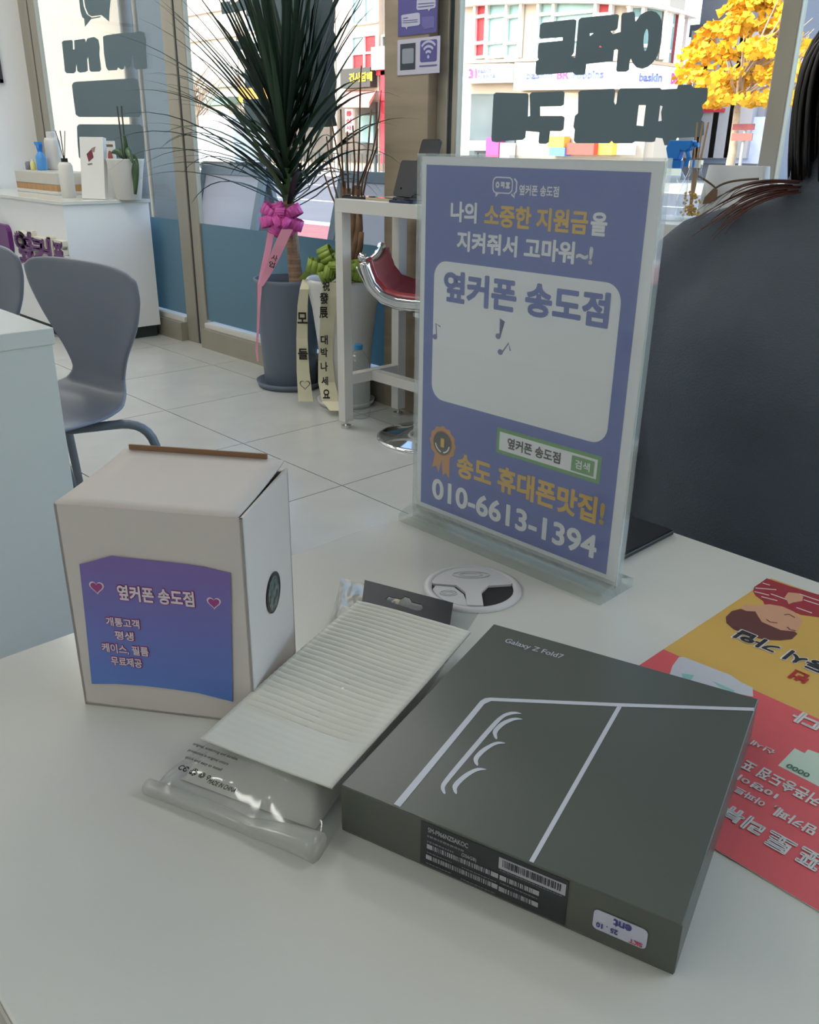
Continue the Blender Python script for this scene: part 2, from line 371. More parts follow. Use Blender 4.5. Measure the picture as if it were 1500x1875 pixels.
# added ceiling lights (out of view; number and places set to balance brightness)
lamp_m = mat('lit diffuser', (252, 250, 244), 0.5, emit=LAMP_STRENGTH)
for k, (lx, ly) in enumerate([(-4.95, 1.1), (-4.95, -.7), (-3.3, 1.1), (-3.3, -.7), (-1.9, 1.3), (-1.6, -2.2), (.2, -2.85), (1.6, .9)]):
    r = empty('added_ceiling_light', (lx, ly, ZC), label='added ceiling light panel ' + ['over the reception counter', 'near the white side wall', 'over the tall potted plant', 'over the white desk with chairs', 'over the bar stool', 'behind the white desk with chairs', 'at the back wall behind the camera', 'to the right above the seated person'][k], cat='lamp', group='added ceiling light panels')
    fr_ = MB(); 
    for a, b in (((-.62, -.17), (.62, -.15)), ((-.62, .15), (.62, .17)), ((-.62, -.15), (-.60, .15)), ((.60, -.15), (.62, .15))): fr_.box((a[0], a[1], -.03), (b[0], b[1], 0))
    fr_.build('frame', white_metal, r); MB().box((-.60, -.15, -.022), (.60, .15, -.012)).build('diffuser', lamp_m, r)
# picture on the left wall
pr = empty('picture_frame', (XL + .01, 1.2, 1.35), label='thin dark picture frame on the white side wall', cat='picture')
pts = [at(0, 117, 0, XL), at(5, 152, 0, XL)]
yk = pts[1].y; zb_, zt_ = pts[1].z, pts[1].z + .42
pr.location = (XL + .008, yk - .3, zb_)
pf = MB()
for a, b in (((yk - .6, zb_), (yk, zb_ + .02)), ((yk - .6, zt_ - .02), (yk, zt_)), ((yk - .6, zb_), (yk - .58, zt_)), ((yk - .02, zb_), (yk, zt_))): pf.box((XL, a[0], a[1]), (XL + .018, b[0], b[1]))
pf.build('frame', mat('dark frame', (48, 44, 52), .5), pr, world=True)
MB().box((XL, yk - .58, zb_ + .02), (XL + .006, yk - .02, zt_ - .02)).build('mat_board', paper_white, pr, world=True)
# ================================================================== the street outside
GZ = -0.15
asphalt = mat('asphalt', (104, 103, 107), 0.9, var=0.06, scale=1.5)
red_pave = mat('red paving', (150, 92, 92), 0.9, var=0.08, scale=3)
pale_pave = mat('pale paving', (176, 172, 168), 0.9, var=0.05, scale=2)
tag(MB().box((-90, WY + .06, GZ - .2), (60, 6.3, GZ)).build('pavement', pale_pave), kind='structure')
tag(MB().box((-90, 6.3, GZ - .2), (60, 8.8, GZ)).build('cycle_path', red_pave), kind='structure')
tag(MB().box((-90, 8.8, GZ - .2), (60, 9.2, GZ + .005)).build('kerb', mat('kerb stone', (196, 194, 190), 0.8)), kind='structure')
rd = tag(MB().box((-90, 9.2, GZ - .3), (60, 26.0, GZ - .05)).build('road', asphalt), kind='structure')
lane = mat('road paint', (215, 214, 210), 0.8)
for y in (13.6, 19.5): MB().box((-90, y, GZ - .05), (60, y + .16, GZ - .044)).build('lane_line', lane, rd)
tag(MB().box((-90, 26.0, GZ - .3), (60, 46, GZ)).build('far_pavement', mat('far paving', (190, 182, 170), 0.9, var=0.05, scale=1)), kind='structure')
# fence along the far kerb: rails, posts and bars
fence_m = mat('dark green fence', (62, 72, 70), 0.6)
def fence(x0, x1, y, label):
    r = empty('street_fence', ((x0 + x1) / 2, y, GZ), label=label, cat='fence', group='fences along the far kerb')
    h = 0.95; n = int((x1 - x0) / 2.0)
    for z in (.12, h - .05): MB().box((x0, y - .025, GZ + z), (x1, y + .025, GZ + z + .05)).build('rail', fence_m, r, world=True)
    post = bar = None
    for i in range(n + 1):
        x = x0 + (x1 - x0) * i / n
        o = MB().box((-.05, -.05, 0), (.05, .05, h + .12)).build('post', fence_m, r) if post is None else bpy.data.objects.new('post', post)
        if post is None: post = o.data
        else: COL.objects.link(o); o.parent = r
        o.location = (x - (x0 + x1) / 2, 0, 0)
    nb = int((x1 - x0) / 0.28)
    mb = MB()
    for i in range(nb): x = x0 + (i + .5) * (x1 - x0) / nb; mb.box((x - .022, y - .012, GZ + .15), (x + .022, y + .012, GZ + h - .04))
    o = mb.build('bars', fence_m, r, world=True); o['kind'] = 'stuff'
fence(-60, -42.6, 26.4, 'dark slatted street fence across the road beside the left mullion')
fence(-42.2, -24.2, 26.4, 'dark slatted street fence across the road behind the tall plant')

# ---- buildings across the road
FY = 33.0
cream = mat('cream facade', (196, 180, 162), 0.85, var=0.04, scale=.6)
pinkish = mat('pale pink facade', (196, 176, 162), 0.85, var=0.05, scale=.8)
grey_fac = mat('shaded grey facade', (128, 128, 134), 0.85, var=0.05, scale=.5)
white_fac = mat('white facade', (206, 202, 192), 0.85)
pane_teal = mat('teal window pane', (132, 166, 162), 0.25, var=0.18, scale=.7)
pane_dark = mat('dim window pane', (86, 96, 100), 0.25, var=0.2, scale=.6)
red_pane = mat('red window film', (176, 40, 48), 0.5)
frame_w = mat('pale window frame', (226, 220, 212), 0.6)
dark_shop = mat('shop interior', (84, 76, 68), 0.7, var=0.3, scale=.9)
awning_m = mat('faded pink awning', (196, 136, 128), 0.8)
red_paint = mat('red paint', (196, 52, 66), 0.6)
brick_m = mat('tan brickwork', (186, 142, 112), 0.9, var=0.18, scale=4, stretch=(.5, .5, 3))
def BF(y, z=0): return Frame((0, y, 0), (1, 0, 0), (0, 0, 1))
def slab(name, pa, pb, y0, depth, material, parent, out=0.0):
    """box on plane y0 between two pixels (top left, bottom right), coming forward by out"""
    a, b = at(*pa, 1, y0), at(*pb, 1, y0)
    x0, x1 = sorted((a.x, b.x)); z0, z1 = sorted((a.z, b.z))
    return MB().box((x0, y0 - out, z0), (x1, y0 + depth, z1)).build(name, material, parent, world=True)
def win_far(pa, pb, y0, parent, pane=pane_teal, cols=1, rows=1, red=()):
    a, b = at(*pa, 1, y0), at(*pb, 1, y0); x0, x1 = sorted((a.x, b.x)); z0, z1 = sorted((a.z, b.z)); t = .1
    mb = MB()
    for i in range(cols + 1): x = x0 + (x1 - x0) * i / cols; mb.box((x - t / 2, y0 - .16, z0), (x + t / 2, y0, z1))
    for j in range(rows + 1): z = z0 + (z1 - z0) * j / rows; mb.box((x0, y0 - .15, z - t / 2), (x1, y0, z + t / 2))
    w = mb.build('window', frame_w, parent, world=True)
    for i in range(cols):
        for j in range(rows):
            MB().box((x0 + (x1 - x0) * i / cols, y0 - .05, z0 + (z1 - z0) * j / rows), (x0 + (x1 - x0) * (i + 1) / cols, y0 - .02, z0 + (z1 - z0) * (j + 1) / rows)).build('pane', red_pane if (i, j) in red else pane, w, world=True)
def body(xa, xb, y0, ztop, material, label, name='shop_building'):
    a, b = at(xa, 200, 1, y0).x, at(xb, 200, 1, y0).x
    r = empty(name, ((a + b) / 2, y0 + 4, GZ), label=label, cat='building', group='buildings across the road')
    MB().box((a, y0, GZ), (b, y0 + 8, ztop)).build('facade', material, r, world=True); return r
# left: tan brick shop with tiled awning
B1 = body(150, 336, FY, 14, pinkish, 'pale building with brick ground floor seen beside the left mullion')
slab('brick_front', (150, 160), (336, 320), FY, .2, brick_m, B1, .3)
slab('awning', (150, 185), (336, 200), FY, .2, mat('clay tiles', (190, 110, 92), .8, var=.1, scale=3), B1, 1.0)
slab('shop_opening', (262, 215), (336, 300), FY, .1, dark_shop, B1, .4)
slab('band', (150, 150), (336, 156), FY, .1, frame_w, B1, .5)
win_far((292, 100), (330, 132), FY, B1, pane_dark, 2, 1); win_far((262, 110), (284, 150), FY, B1, pane_dark, 1, 1)
slab('signboard', (277, 222), (300, 250), FY, .1, frame_w, B1, .55)
# middle left: cream building behind plant
B2 = body(340, 440, FY, 13, white_fac, 'overexposed white building behind the truck')
slab('shutter', (368, 196), (432, 290), FY, .1, frame_w, B2, .3); slab('band', (340, 150), (440, 158), FY, .1, cream, B2, .4)
slab('awning', (352, 182), (440, 192), FY, .1, mat('green canopy', (120, 150, 136), .7), B2, .9)
for k in range(3): slab('floor_band', (340, 60 - 52 * k), (440, 66 - 52 * k), FY, .1, pinkish, B2, .25)
B3 = body(442, 616, FY, 15, cream, 'cream building mostly hidden behind the tall plant')
win_far((452, 70), (500, 125), FY, B3, pane_teal, 3, 2); win_far((520, 70), (600, 125), FY, B3, pane_teal, 4, 2)
slab('orange_sign', (446, 160), (600, 182), FY, .1, mat('orange sign', (214, 140, 52), .6), B3, .4)
slab('shop_opening', (446, 200), (610, 296), FY, .1, dark_shop, B3, .2)
win_far((452, -20), (600, 40), FY, B3, pane_dark, 5, 2)
# right of the plant: red-curtained windows, dark sign with yellow letters
B4 = body(618, 694, FY, 15, cream, 'cream shop building with red windows and yellow lettered sign')
win_far((648, 68), (693, 128), FY, B4, pane_teal, 2, 2, red=((0, 0), (1, 0), (1, 1)))
win_far((648, -10), (693, 40), FY, B4, pane_teal, 2, 1)
sg = slab('sign_board', (636, 128), (691, 160), FY, .1, mat('dark sign board', (66, 64, 60), .6), B4, .5)
yel = mat('yellow lettering', (235, 205, 50), .6)
SF = BF(FY - .52); writing('sign_lettering', '건사담배', SF, SF.rect([(640, 151), (682, 131)]), yel, B4, bold=.04, h=.02, world=True)
aw = MB(); a, b, c, d = at(628, 187, 1, FY - 1.6), at(676, 187, 1, FY - 1.6), at(690, 166, 1, FY - .1), at(632, 166, 1, FY - .1)
aw.add([a, b, c, d, a - Vector((0, 0, .25)), b - Vector((0, 0, .25))], [(0, 1, 2, 3), (4, 5, 1, 0), (4, 0, 3), (5, 2, 1)]); aw.build('awning', awning_m, B4, world=True, solid=.05)
slab('shop_opening', (622, 190), (692, 298), FY, .1, dark_shop, B4, .15); slab('shop_pane', (662, 212), (690, 262), FY, .02, pane_teal, B4, .25)
vs = slab('vertical_sign', (632, 200), (646, 242), FY - 1.2, .15, mat('white light box', (236, 226, 220), .5), B4, 0)
VF = BF(FY - 1.22)
for k, ch in enumerate('통신사'): writing('sign_lettering', ch, VF, VF.rect([(634, 213 + 13 * k), (644, 203 + 13 * k)]), red_paint, B4, bold=.05, h=.02, world=True)
B5 = body(698, 846, FY + .3, 12, cream, 'pale building with red posts seen beside the pillar')
slab('red_beam', (694, 120), (846, 128), FY, .2, red_paint, B5, .2); slab('red_beam', (702, 166), (846, 179), FY, .2, red_paint, B5, .3)
slab('red_post', (702, 130), (710, 300), FY, .2, red_paint, B5, .2)
slab('red_post', (838, 108), (851, 300), FY - .4, .3, red_paint, B5, .2)
slab('white_panel', (712, 139), (840, 164), FY, .2, white_fac, B5, .1); slab('balcony', (693, 88), (846, 118), FY, .2, pinkish, B5, .5)
win_far((702, 66), (722, 88), FY + .3, B5, pane_dark, 1, 1)
# corner building with curved front (built as short flat bays)
CY0 = 31.0
B6 = empty('corner_building', (at(1050, 200, 1, CY0).x, CY0 + 5, GZ), label='curved cream corner building with ice cream shop sign and wide windows', cat='building', group='buildings across the road')
edges = [848, 902, 962, 1025, 1090, 1140, 1190, 1228, 1256]
ys = [31.0, 30.8, 30.7, 30.7, 30.9, 31.3, 32.0, 33.0, 34.4]
P = [at(x, 200, 1, y) for x, y in zip(edges, ys)]
def arcpt(px, py):
    """point of the curved front under a pixel"""
    for i in range(len(edges) - 1):
        if px <= edges[i + 1] or i == len(edges) - 2:
            p, q = P[i], P[i + 1]; d = (q - p); d.z = 0; n = Vector((-d.y, d.x, 0)).normalized(); r_ = ray(px, py)
            t = (p - CAM).dot(n) / r_.dot(n); return CAM + r_ * t, n
def curved(name, xs, y_top, y_bot, material, out=0.0, thick=.3, z0=None, z1=None, parent=None):
    mb = MB(); k = []
    for i, x in enumerate(xs):
        mid = (y_top[i], y_bot[i]) if isinstance(y_top, (list, tuple)) else (y_top, y_bot)
        a, n = arcpt(x, mid[0]); b, _ = arcpt(x, mid[1])
        zt = a.z if z1 is None else z1; zb2 = b.z if z0 is None else z0
        f = Vector((a.x, a.y, 0)) - n * out; g = f + n * thick
        k.append([(f.x, f.y, zb2), (f.x, f.y, zt), (g.x, g.y, zt), (g.x, g.y, zb2)])
    vs = [p for q in k for p in q]; fs = []
    for i in range(len(k) - 1):
        o = i * 4
        for j in range(4): fs.append((o + j, o + 4 + j, o + 4 + (j + 1) % 4, o + (j + 1) % 4))
    fs += [(0, 1, 2, 3), tuple(reversed([len(vs) - 4 + j for j in range(4)]))]
    return mb.add(vs, fs).build(name, material, parent or B6, world=True)
curved('facade', edges, 0, 0, cream, 0, 6.0, z0=GZ, z1=13)
cb = [848, 902, 962, 1025, 1090, 1140, 1190, 1228, 1256]
curved('cornice', cb, [8, 4, 2, 1, 2, 5, 10, 20, 30], [14, 10, 8, 7, 8, 11, 16, 26, 36], frame_w, .5, .5)
curved('string_course', cb, [112, 110, 108, 106, 105, 108, 112, 118, 124], [118, 116, 114, 112, 111, 114, 118, 124, 130], mat('tan string course', (186, 160, 134), .8), .35, .35)
curved('sign_band', [958, 1025, 1090, 1140, 1190, 1228, 1250], [116, 115, 114, 116, 120, 126, 132], [166, 165, 164, 164, 165, 167, 169], mat('ribbed white sign band', (232, 228, 220), .6), .5, .4)
curved('sign_box', [862, 900, 954], [120, 119, 118], [154, 153, 152], mat('white sign box', (236, 232, 226), .6), .7, .5)
curved('shop_opening', [866, 905, 950], [172, 172, 172], [300, 300, 300], pane_dark, .1, .1)
curved('shop_opening', [962, 1025, 1090, 1140, 1190], [170] * 5, [300] * 5, mat('bright shop interior', (190, 176, 156), .6, var=.35, scale=.8), .1, .1)
def win_curved(xs, yt, yb, red=(), rows=2):
    w = None
    m = MB()
    for i in range(len(xs)):
        x = xs[i]; a, n = arcpt(x, yt); b, _ = arcpt(x, yb); q = a - n * .18
        m.box((q.x - .07, q.y - .05, b.z), (q.x + .07, q.y + .15, a.z))
    for i in range(len(xs) - 1):
        a, n = arcpt(xs[i], yt); b, _ = arcpt(xs[i + 1], yt); c, _ = arcpt(xs[i], yb)
        for j in range(rows + 1):
            z = c.z + (a.z - c.z) * (j / rows if rows < 3 else (0, .27, .76, 1)[j])
            m.add([(a.x, a.y - .2, z - .06), (b.x, b.y - .2, z - .06), (b.x, b.y - .2, z + .06), (a.x, a.y - .2, z + .06), (a.x, a.y, z - .06), (b.x, b.y, z - .06), (b.x, b.y, z + .06), (a.x, a.y, z + .06)], [(0, 1, 2, 3), (3, 2, 6, 7), (1, 0, 4, 5)])
    w = m.build('window', frame_w, B6, world=True)
    for i in range(len(xs) - 1):
        a, n = arcpt(xs[i], yt); b, _ = arcpt(xs[i + 1], yt); c, _ = arcpt(xs[i], yb)
        MB().add([(a.x, a.y - .06, c.z), (b.x, b.y - .06, c.z), (b.x, b.y - .06, a.z), (a.x, a.y - .06, a.z), (a.x, a.y, c.z), (b.x, b.y, c.z), (b.x, b.y, a.z), (a.x, a.y, a.z)], [(0, 1, 2, 3), (3, 2, 6, 7), (1, 0, 4, 5)]).build('pane', red_pane if i in red else pane_teal, w, world=True)
win_curved([876, 898, 934, 960], 8, 106, red=(0,), rows=3)
win_curved([992, 1020, 1094, 1122], 4, 102, red=(2,), rows=3)
win_curved([1152, 1178, 1216], 12, 110, rows=3)
win_curved([1222, 1240, 1252], 24, 122, red=(1,), rows=3)
blue_let = mat('blue sign lettering', (120, 130, 190), .6); pink_let = mat('pink sign lettering', (226, 90, 150), .6)
def sign_curved(body_, x0, x1, yt, yb, m):
    a, n = arcpt(x0, yt); b, _ = arcpt(x1, yt); c, _ = arcpt(x0, yb); d = (b - a); d.z = 0
    f = Frame((a.x, a.y, c.z), d, (0, 0, 1)); writing('sign_lettering', body_, f, (0, 0, d.length, a.z - c.z), m, B6, bold=.05, h=.75, world=True)
sign_curved('31', 882, 897, 128, 146, pink_let); sign_curved('baskin\nrobbins', 898, 930, 128, 146, blue_let)
sign_curved('baskin', 985, 1034, 134, 148, blue_let); sign_curved('BR', 1038, 1060, 132, 148, pink_let); sign_curved('robbins', 1064, 1120, 132, 148, blue_let)
sign_curved('baskin', 1162, 1204, 136, 152, blue_let); sign_curved('BR', 1206, 1220, 136, 156, pink_let)
# goods in the shop windows of the corner building
gm = [mat('goods %d' % i, c, .6) for i, c in enumerate([(214, 80, 70), (230, 180, 70), (90, 130, 200), (240, 236, 230), (180, 70, 130)])]
for k, (xa, xb, yt, yb, c) in enumerate([(872, 900, 258, 276, 3), (905, 925, 252, 288, 4), (930, 945, 262, 292, 3), (1018, 1048, 250, 270, 1), (1020, 1050, 270, 286, 2), (1052, 1108, 262, 284, 0), (1110, 1140, 240, 284, 1), (1145, 1180, 250, 284, 3)]):
    a, n = arcpt(xa, yt); b, _ = arcpt(xb, yb); x0, x1 = sorted((a.x, b.x))
    MB().box((x0, a.y - .5, b.z), (x1, a.y - .1, a.z)).build('display_goods', gm[c], B6, world=True)
# grey building, its shade put into the facade colour, and apartment tower
B7 = body(1262, 1402, 38, 13.5, grey_fac, 'grey building in shade behind the yellow tree', 'grey_building')
slab('band', (1262, 48), (1402, 56), 38, .2, mat('dark band', (98, 98, 104), .8), B7, .3)
for x0 in (1276, 1306, 1336, 1366): slab('column', (x0, 58), (x0 + 8, 290), 38, .1, mat('pale stone column', (168, 164, 164), .8), B7, .4)
slab('roller_shutter', (1270, 215), (1340, 300), 38, .1, mat('blue grey shutter', (112, 122, 140), .6), B7, .2)
slab('red_sign', (1296, 200), (1336, 206), 38, .1, red_paint, B7, .5); slab('shop_opening', (1350, 215), (1400, 300), 38, .1, mat('blue lit shop', (170, 178, 206), .6, var=.3, scale=1), B7, .2)
B8 = body(1392, 1640, 60, 40, white_fac, 'white apartment tower with rows of windows far behind', 'apartment_tower')
for i in range(5):
    for j in range(9):
        win_far((1402 + 22 * i, 10 + 34 * j - 60), (1418 + 22 * i, 30 + 34 * j - 60), 60, B8, pane_dark if (i + j) % 3 else pane_teal, 1, 1)
# white exterior wing wall with a downpipe just outside the left bay
wx0, wx1 = at(70, 100, 1, 2.75).x, at(258, 100, 1, 2.75).x
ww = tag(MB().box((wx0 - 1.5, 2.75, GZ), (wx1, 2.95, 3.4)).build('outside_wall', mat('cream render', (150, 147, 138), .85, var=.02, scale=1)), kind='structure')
px0, px1 = at(212, 100, 1, 2.62).x, at(232, 100, 1, 2.62).x
dp = tag(MB().lathe([(.045, 0), (.045, 3.3)], ((px0 + px1) / 2, 2.68, GZ), 16).build('downpipe', mat('grey pipe', (120, 118, 116), .5), smooth=False), 'grey downpipe on the white outer wall behind the vinyl letters', 'pipe')
smooth_angle(dp)
# A-boards outside the glass
ab_frame = mat('grey aluminium board frame', (112, 122, 130), .45, .3)
ab_face = mat('pale lilac board face', (196, 190, 200), .4)
def a_board(x0, x1, y, label):
    r = empty('pavement_sign', ((x0 + x1) / 2, y, GZ), label=label, cat='signboard', group='A-boards outside the window')
    H, sp, t = 1.07, .30, .06
    for sg_ in (-1, 1):
        f = Frame((x0, y + sg_ * sp, GZ), (1, 0, 0), (0, -sg_ * sp / H, 1)); L = math.hypot(H, sp); w = x1 - x0
        MB().poly([[(0, 0), (w, 0), (w, L), (0, L)], [(t, t + .08), (t, L - t), (w - t, L - t), (w - t, t + .08)]], f, -.015, .015).build('frame', ab_frame, r, world=True)
        MB().poly([[(t, t + .08), (w - t, t + .08), (w - t, L - t), (t, L - t)]], f, -.008, .004).build('panel', ab_face, r, world=True)
    return r
xa, xb = at(362, 302, 1, 3.0).x, at(478, 302, 1, 3.0).x
a_board(xa, xb, 3.05, 'grey framed A-board outside, between the mullion and tall plant')
xa, xb = at(614, 312, 1, 3.0).x, at(785, 312, 1, 3.0).x
a_board(xa, xb, 3.05, 'grey framed A-board outside, behind the bare twigs and pillar')

# small white truck on the road
tk = at(415, 300, 1, 23.5)
tr_ = empty('delivery_truck', (tk.x, 23.5, GZ - .05), label='small white box truck on the road behind the plant leaves', cat='truck')
tw = mat('white truck paint', (226, 226, 222), .4)
s0 = .95
cab = Frame((tk.x, 22.6, GZ - .05), (1, 0, 0), (0, 0, 1))
MB().poly([[(-2.4, .45), (-.75, .45), (-.75, 2.0), (-1.5, 2.0), (-2.2, 1.25), (-2.4, 1.1)]], cab, -1.7, 0).build('cab', tw, tr_, world=True)
MB().box((tk.x - .65, 22.55, GZ + .5), (tk.x + 2.2, 24.35, GZ + 2.45)).build('cargo_box', tw, tr_, world=True, bevel=.03)
MB().poly([[(-2.1, 1.25), (-1.0, 1.25), (-1.0, 1.85), (-1.5, 1.85)]], cab, .005, .02).build('side_window', pane_dark, tr_, world=True)
MB().box((tk.x - 2.4, 22.7, GZ + .3), (tk.x + 2.2, 24.2, GZ + .5)).build('chassis', dark_gap, tr_, world=True)
for wx in (-1.7, 1.4):
    for yy in (22.6, 24.15): MB().lathe([(.30, 0), (.32, .05), (.32, .2), (.30, .25)], (tk.x + wx, yy, GZ + .27), 20, 'Y').build('wheel', black_plastic, tr_, world=True)

# street furniture: blue round sign, red guide sign
def pole_sign(px, ptop, y, label, parts):
    p = at(px, 290, 1, y); zt = at(px, ptop, 1, y).z
    r = empty('street_sign', (p.x, y, GZ), label=label, cat='sign')
    MB().cyl((p.x, y, GZ), .05, zt - GZ, 10).build('pole', mat('grey pole', (150, 148, 144), .5), r, world=True)
    for n, kind, box_, m in parts:
        a, b = at(box_[0], box_[1], 1, y - .08), at(box_[2], box_[3], 1, y - .08)
        if kind == 'disc': MB().lathe([(abs(a.x - b.x) / 2, 0), (abs(a.x - b.x) / 2, .04)], ((a.x + b.x) / 2, y - .1, (a.z + b.z) / 2), 24, 'Y').build(n, m, r, world=True)
        else: MB().box((min(a.x, b.x), y - .1, min(a.z, b.z)), (max(a.x, b.x), y - .06, max(a.z, b.z))).build(n, m, r, world=True)
blue_s = mat('blue sign face', (60, 110, 200), .5)
pole_sign(286, 0, 27, 'tall pale pole with blue round sign beside left mullion', [('round_sign', 'disc', (286, 219, 299, 235), blue_s), ('plate', 'box', (290, 236, 300, 249), frame_w)])
maroon = mat('maroon sign', (112, 44, 46), .6)
pole_sign(1357, 232, 27, 'thin post with two maroon guide boards beside yellow tree', [('guide_board', 'box', (1343, 227, 1381, 238), maroon), ('guide_board', 'box', (1341, 244, 1377, 258), mat('brown red sign', (140, 84, 76), .6))])

# trees on the far pavement
bark = mat('pale bark', (170, 150, 128), .9, var=.15, scale=8)
ginkgo = mat('yellow ginkgo leaf', (226, 172, 30), .6, var=.25, scale=1.2)
twig_m = mat('bare twig', (150, 128, 112), .9)
def tree(px, y, trunk_top_py, crown, n_leaf, leaf_m, label, seed, name):
    rnd = random.Random(seed); b = at(px, 300, 1, y); zt = at(px, trunk_top_py, 1, y).z; top = at(px, crown[1], 1, y).z
    r = empty(name, (b.x, y, GZ), label=label, cat='tree'); H = top - GZ; hw = abs(at(crown[0], 150, 1, y).x - b.x)
    mb = MB(); mb.tube([(b.x, y, GZ), (b.x + .05, y, (zt + GZ) / 2), (b.x, y, zt), (b.x, y, zt + (top - zt) * .7)], [.17, .14, .11, .03], 8)
    for k in range(22):
        z = zt - .3 + rnd.random() * (top - zt) * .6; a = rnd.random() * 2 * PI; L = hw * (.5 + .45 * rnd.random())
        p = Vector((b.x, y, z)); q = p + Vector((math.cos(a) * L, math.sin(a) * L * .8, L * (.5 + .5 * rnd.random())))
        mb.tube([p, (p + q) / 2 + Vector((0, 0, -.1)), q], [.05, .035, .012], 5)
    mb.build('trunk', bark, r, world=True, smooth=True)
    if n_leaf:
        mb = MB(); made = 0
        while made < n_leaf:
            u = rnd.random(); a = rnd.random() * 2 * PI; rad = math.sqrt(rnd.random())
            wdt = hw * (.95 * math.sin(PI * min(1, .30 + u * .70)) ** .9 + .06)
            clump = (math.sin(a * 3 + u * 9) + math.sin(a * 5 - u * 14) + math.sin(u * 30)) / 3
            if clump < .05 + .2 * rnd.random() - .1: continue
            p = Vector((b.x + math.cos(a) * wdt * rad, y + math.sin(a) * wdt * rad * .8, zt + .1 + (top - zt) * u)); s = .07 + .09 * rnd.random()
            d1_ = Vector((rnd.gauss(0, 1), rnd.gauss(0, 1), rnd.gauss(0, 1))).normalized(); d2_ = d1_.orthogonal().normalized()
            mb.add([p - d1_ * s, p + d2_ * s * .8, p + d1_ * s, p - d2_ * s * .8], [(0, 1, 2, 3)]); made += 1
        mb.build('foliage', leaf_m, r, world=True)['kind'] = 'stuff'
    else:
        mb = MB()
        for k in range(60):
            a = rnd.random() * 2 * PI; z = zt + rnd.random() * (top - zt) * .7; p = Vector((b.x + rnd.gauss(0, .25) * hw, y + rnd.gauss(0, .25) * hw, z))
            mb.tube([p, p + Vector((math.cos(a) * hw * .6, math.sin(a) * hw * .5, hw * .6))], [.025, .008], 4)
        mb.build('twigs', twig_m, r, world=True)['kind'] = 'stuff'
tree(1336, 27.5, 200, (1245, -10), 3000, ginkgo, 'yellow leafed street tree in front of the grey building', 3, 'ginkgo_tree')
tree(366, 28, 215, (318, 110), 0, None, 'bare street tree behind the white truck', 5, 'bare_tree')
tree(1420, 33, 180, (1385, 60), 0, None, 'bare tree behind the right mullion', 6, 'bare_tree')
# ================================================================== furniture and plants
# ---- main desk with the goods on it
DX0, DY1, DY0 = -0.0103, 0.140, -0.457
dk = empty('desk', (0.6, -0.16, 0), label='glossy white desk in front carrying the phone box', cat='desk')
MB().box((DX0, DY0, DZ - .03), (1.38, DY1, DZ)).build('desk_top', white_lam, dk, world=True, bevel=.0015)
edge_band = mat('grey edge band', (176, 172, 164), .5)
MB().box((DX0, DY0 - .0012, DZ - .029), (1.38, DY0, DZ - .001)).build('edge_band', edge_band, dk, world=True)
for x in (DX0 + .04, 1.32): MB().box((x, DY0 + .04, 0), (x + .025, DY1 - .03, DZ - .03)).build('side_panel', white_lam, dk, world=True)
MB().box((DX0 + .065, DY1 - .07, .25), (1.32, DY1 - .05, DZ - .03)).build('modesty_panel', white_lam, dk, world=True)
# ---- second desk
d2 = empty('desk', (-1.75, -.2, 0), label='white desk with the grey shell chairs behind it', cat='desk')
MB().box((-2.55, -.62, DZ - .03), (-1.063, .105, DZ)).build('desk_top', white_lam, d2, world=True, bevel=.0015)
MB().box((-1.092, -.60, .10), (-1.066, .10, DZ - .03)).build('side_panel', white_lam, d2, world=True, bevel=.001)
MB().box((-1.10, -.58, 0), (-1.08, .07, .10)).build('plinth', mat('grey shadow gap', (140, 138, 132), .6), d2, world=True)  # recessed grey strip stands in for the shadow gap under the panel
MB().box((-2.54, -.60, 0), (-2.515, .10, DZ - .03)).build('side_panel', white_lam, d2, world=True)
pb = empty('power_box', (-1.03, .02, 0), label='small white cable box on the floor beside the white desk', cat='box')
MB().box((-1.06, -.04, 0.0), (-1.0, .07, .115)).build('housing', white_metal, pb, world=True, bevel=.006); MB().box((-1.055, -.30, .0), (-1.02, -.04, .055)).build('cable_duct', mat('grey duct', (150, 148, 142), .5), pb, world=True, bevel=.003)

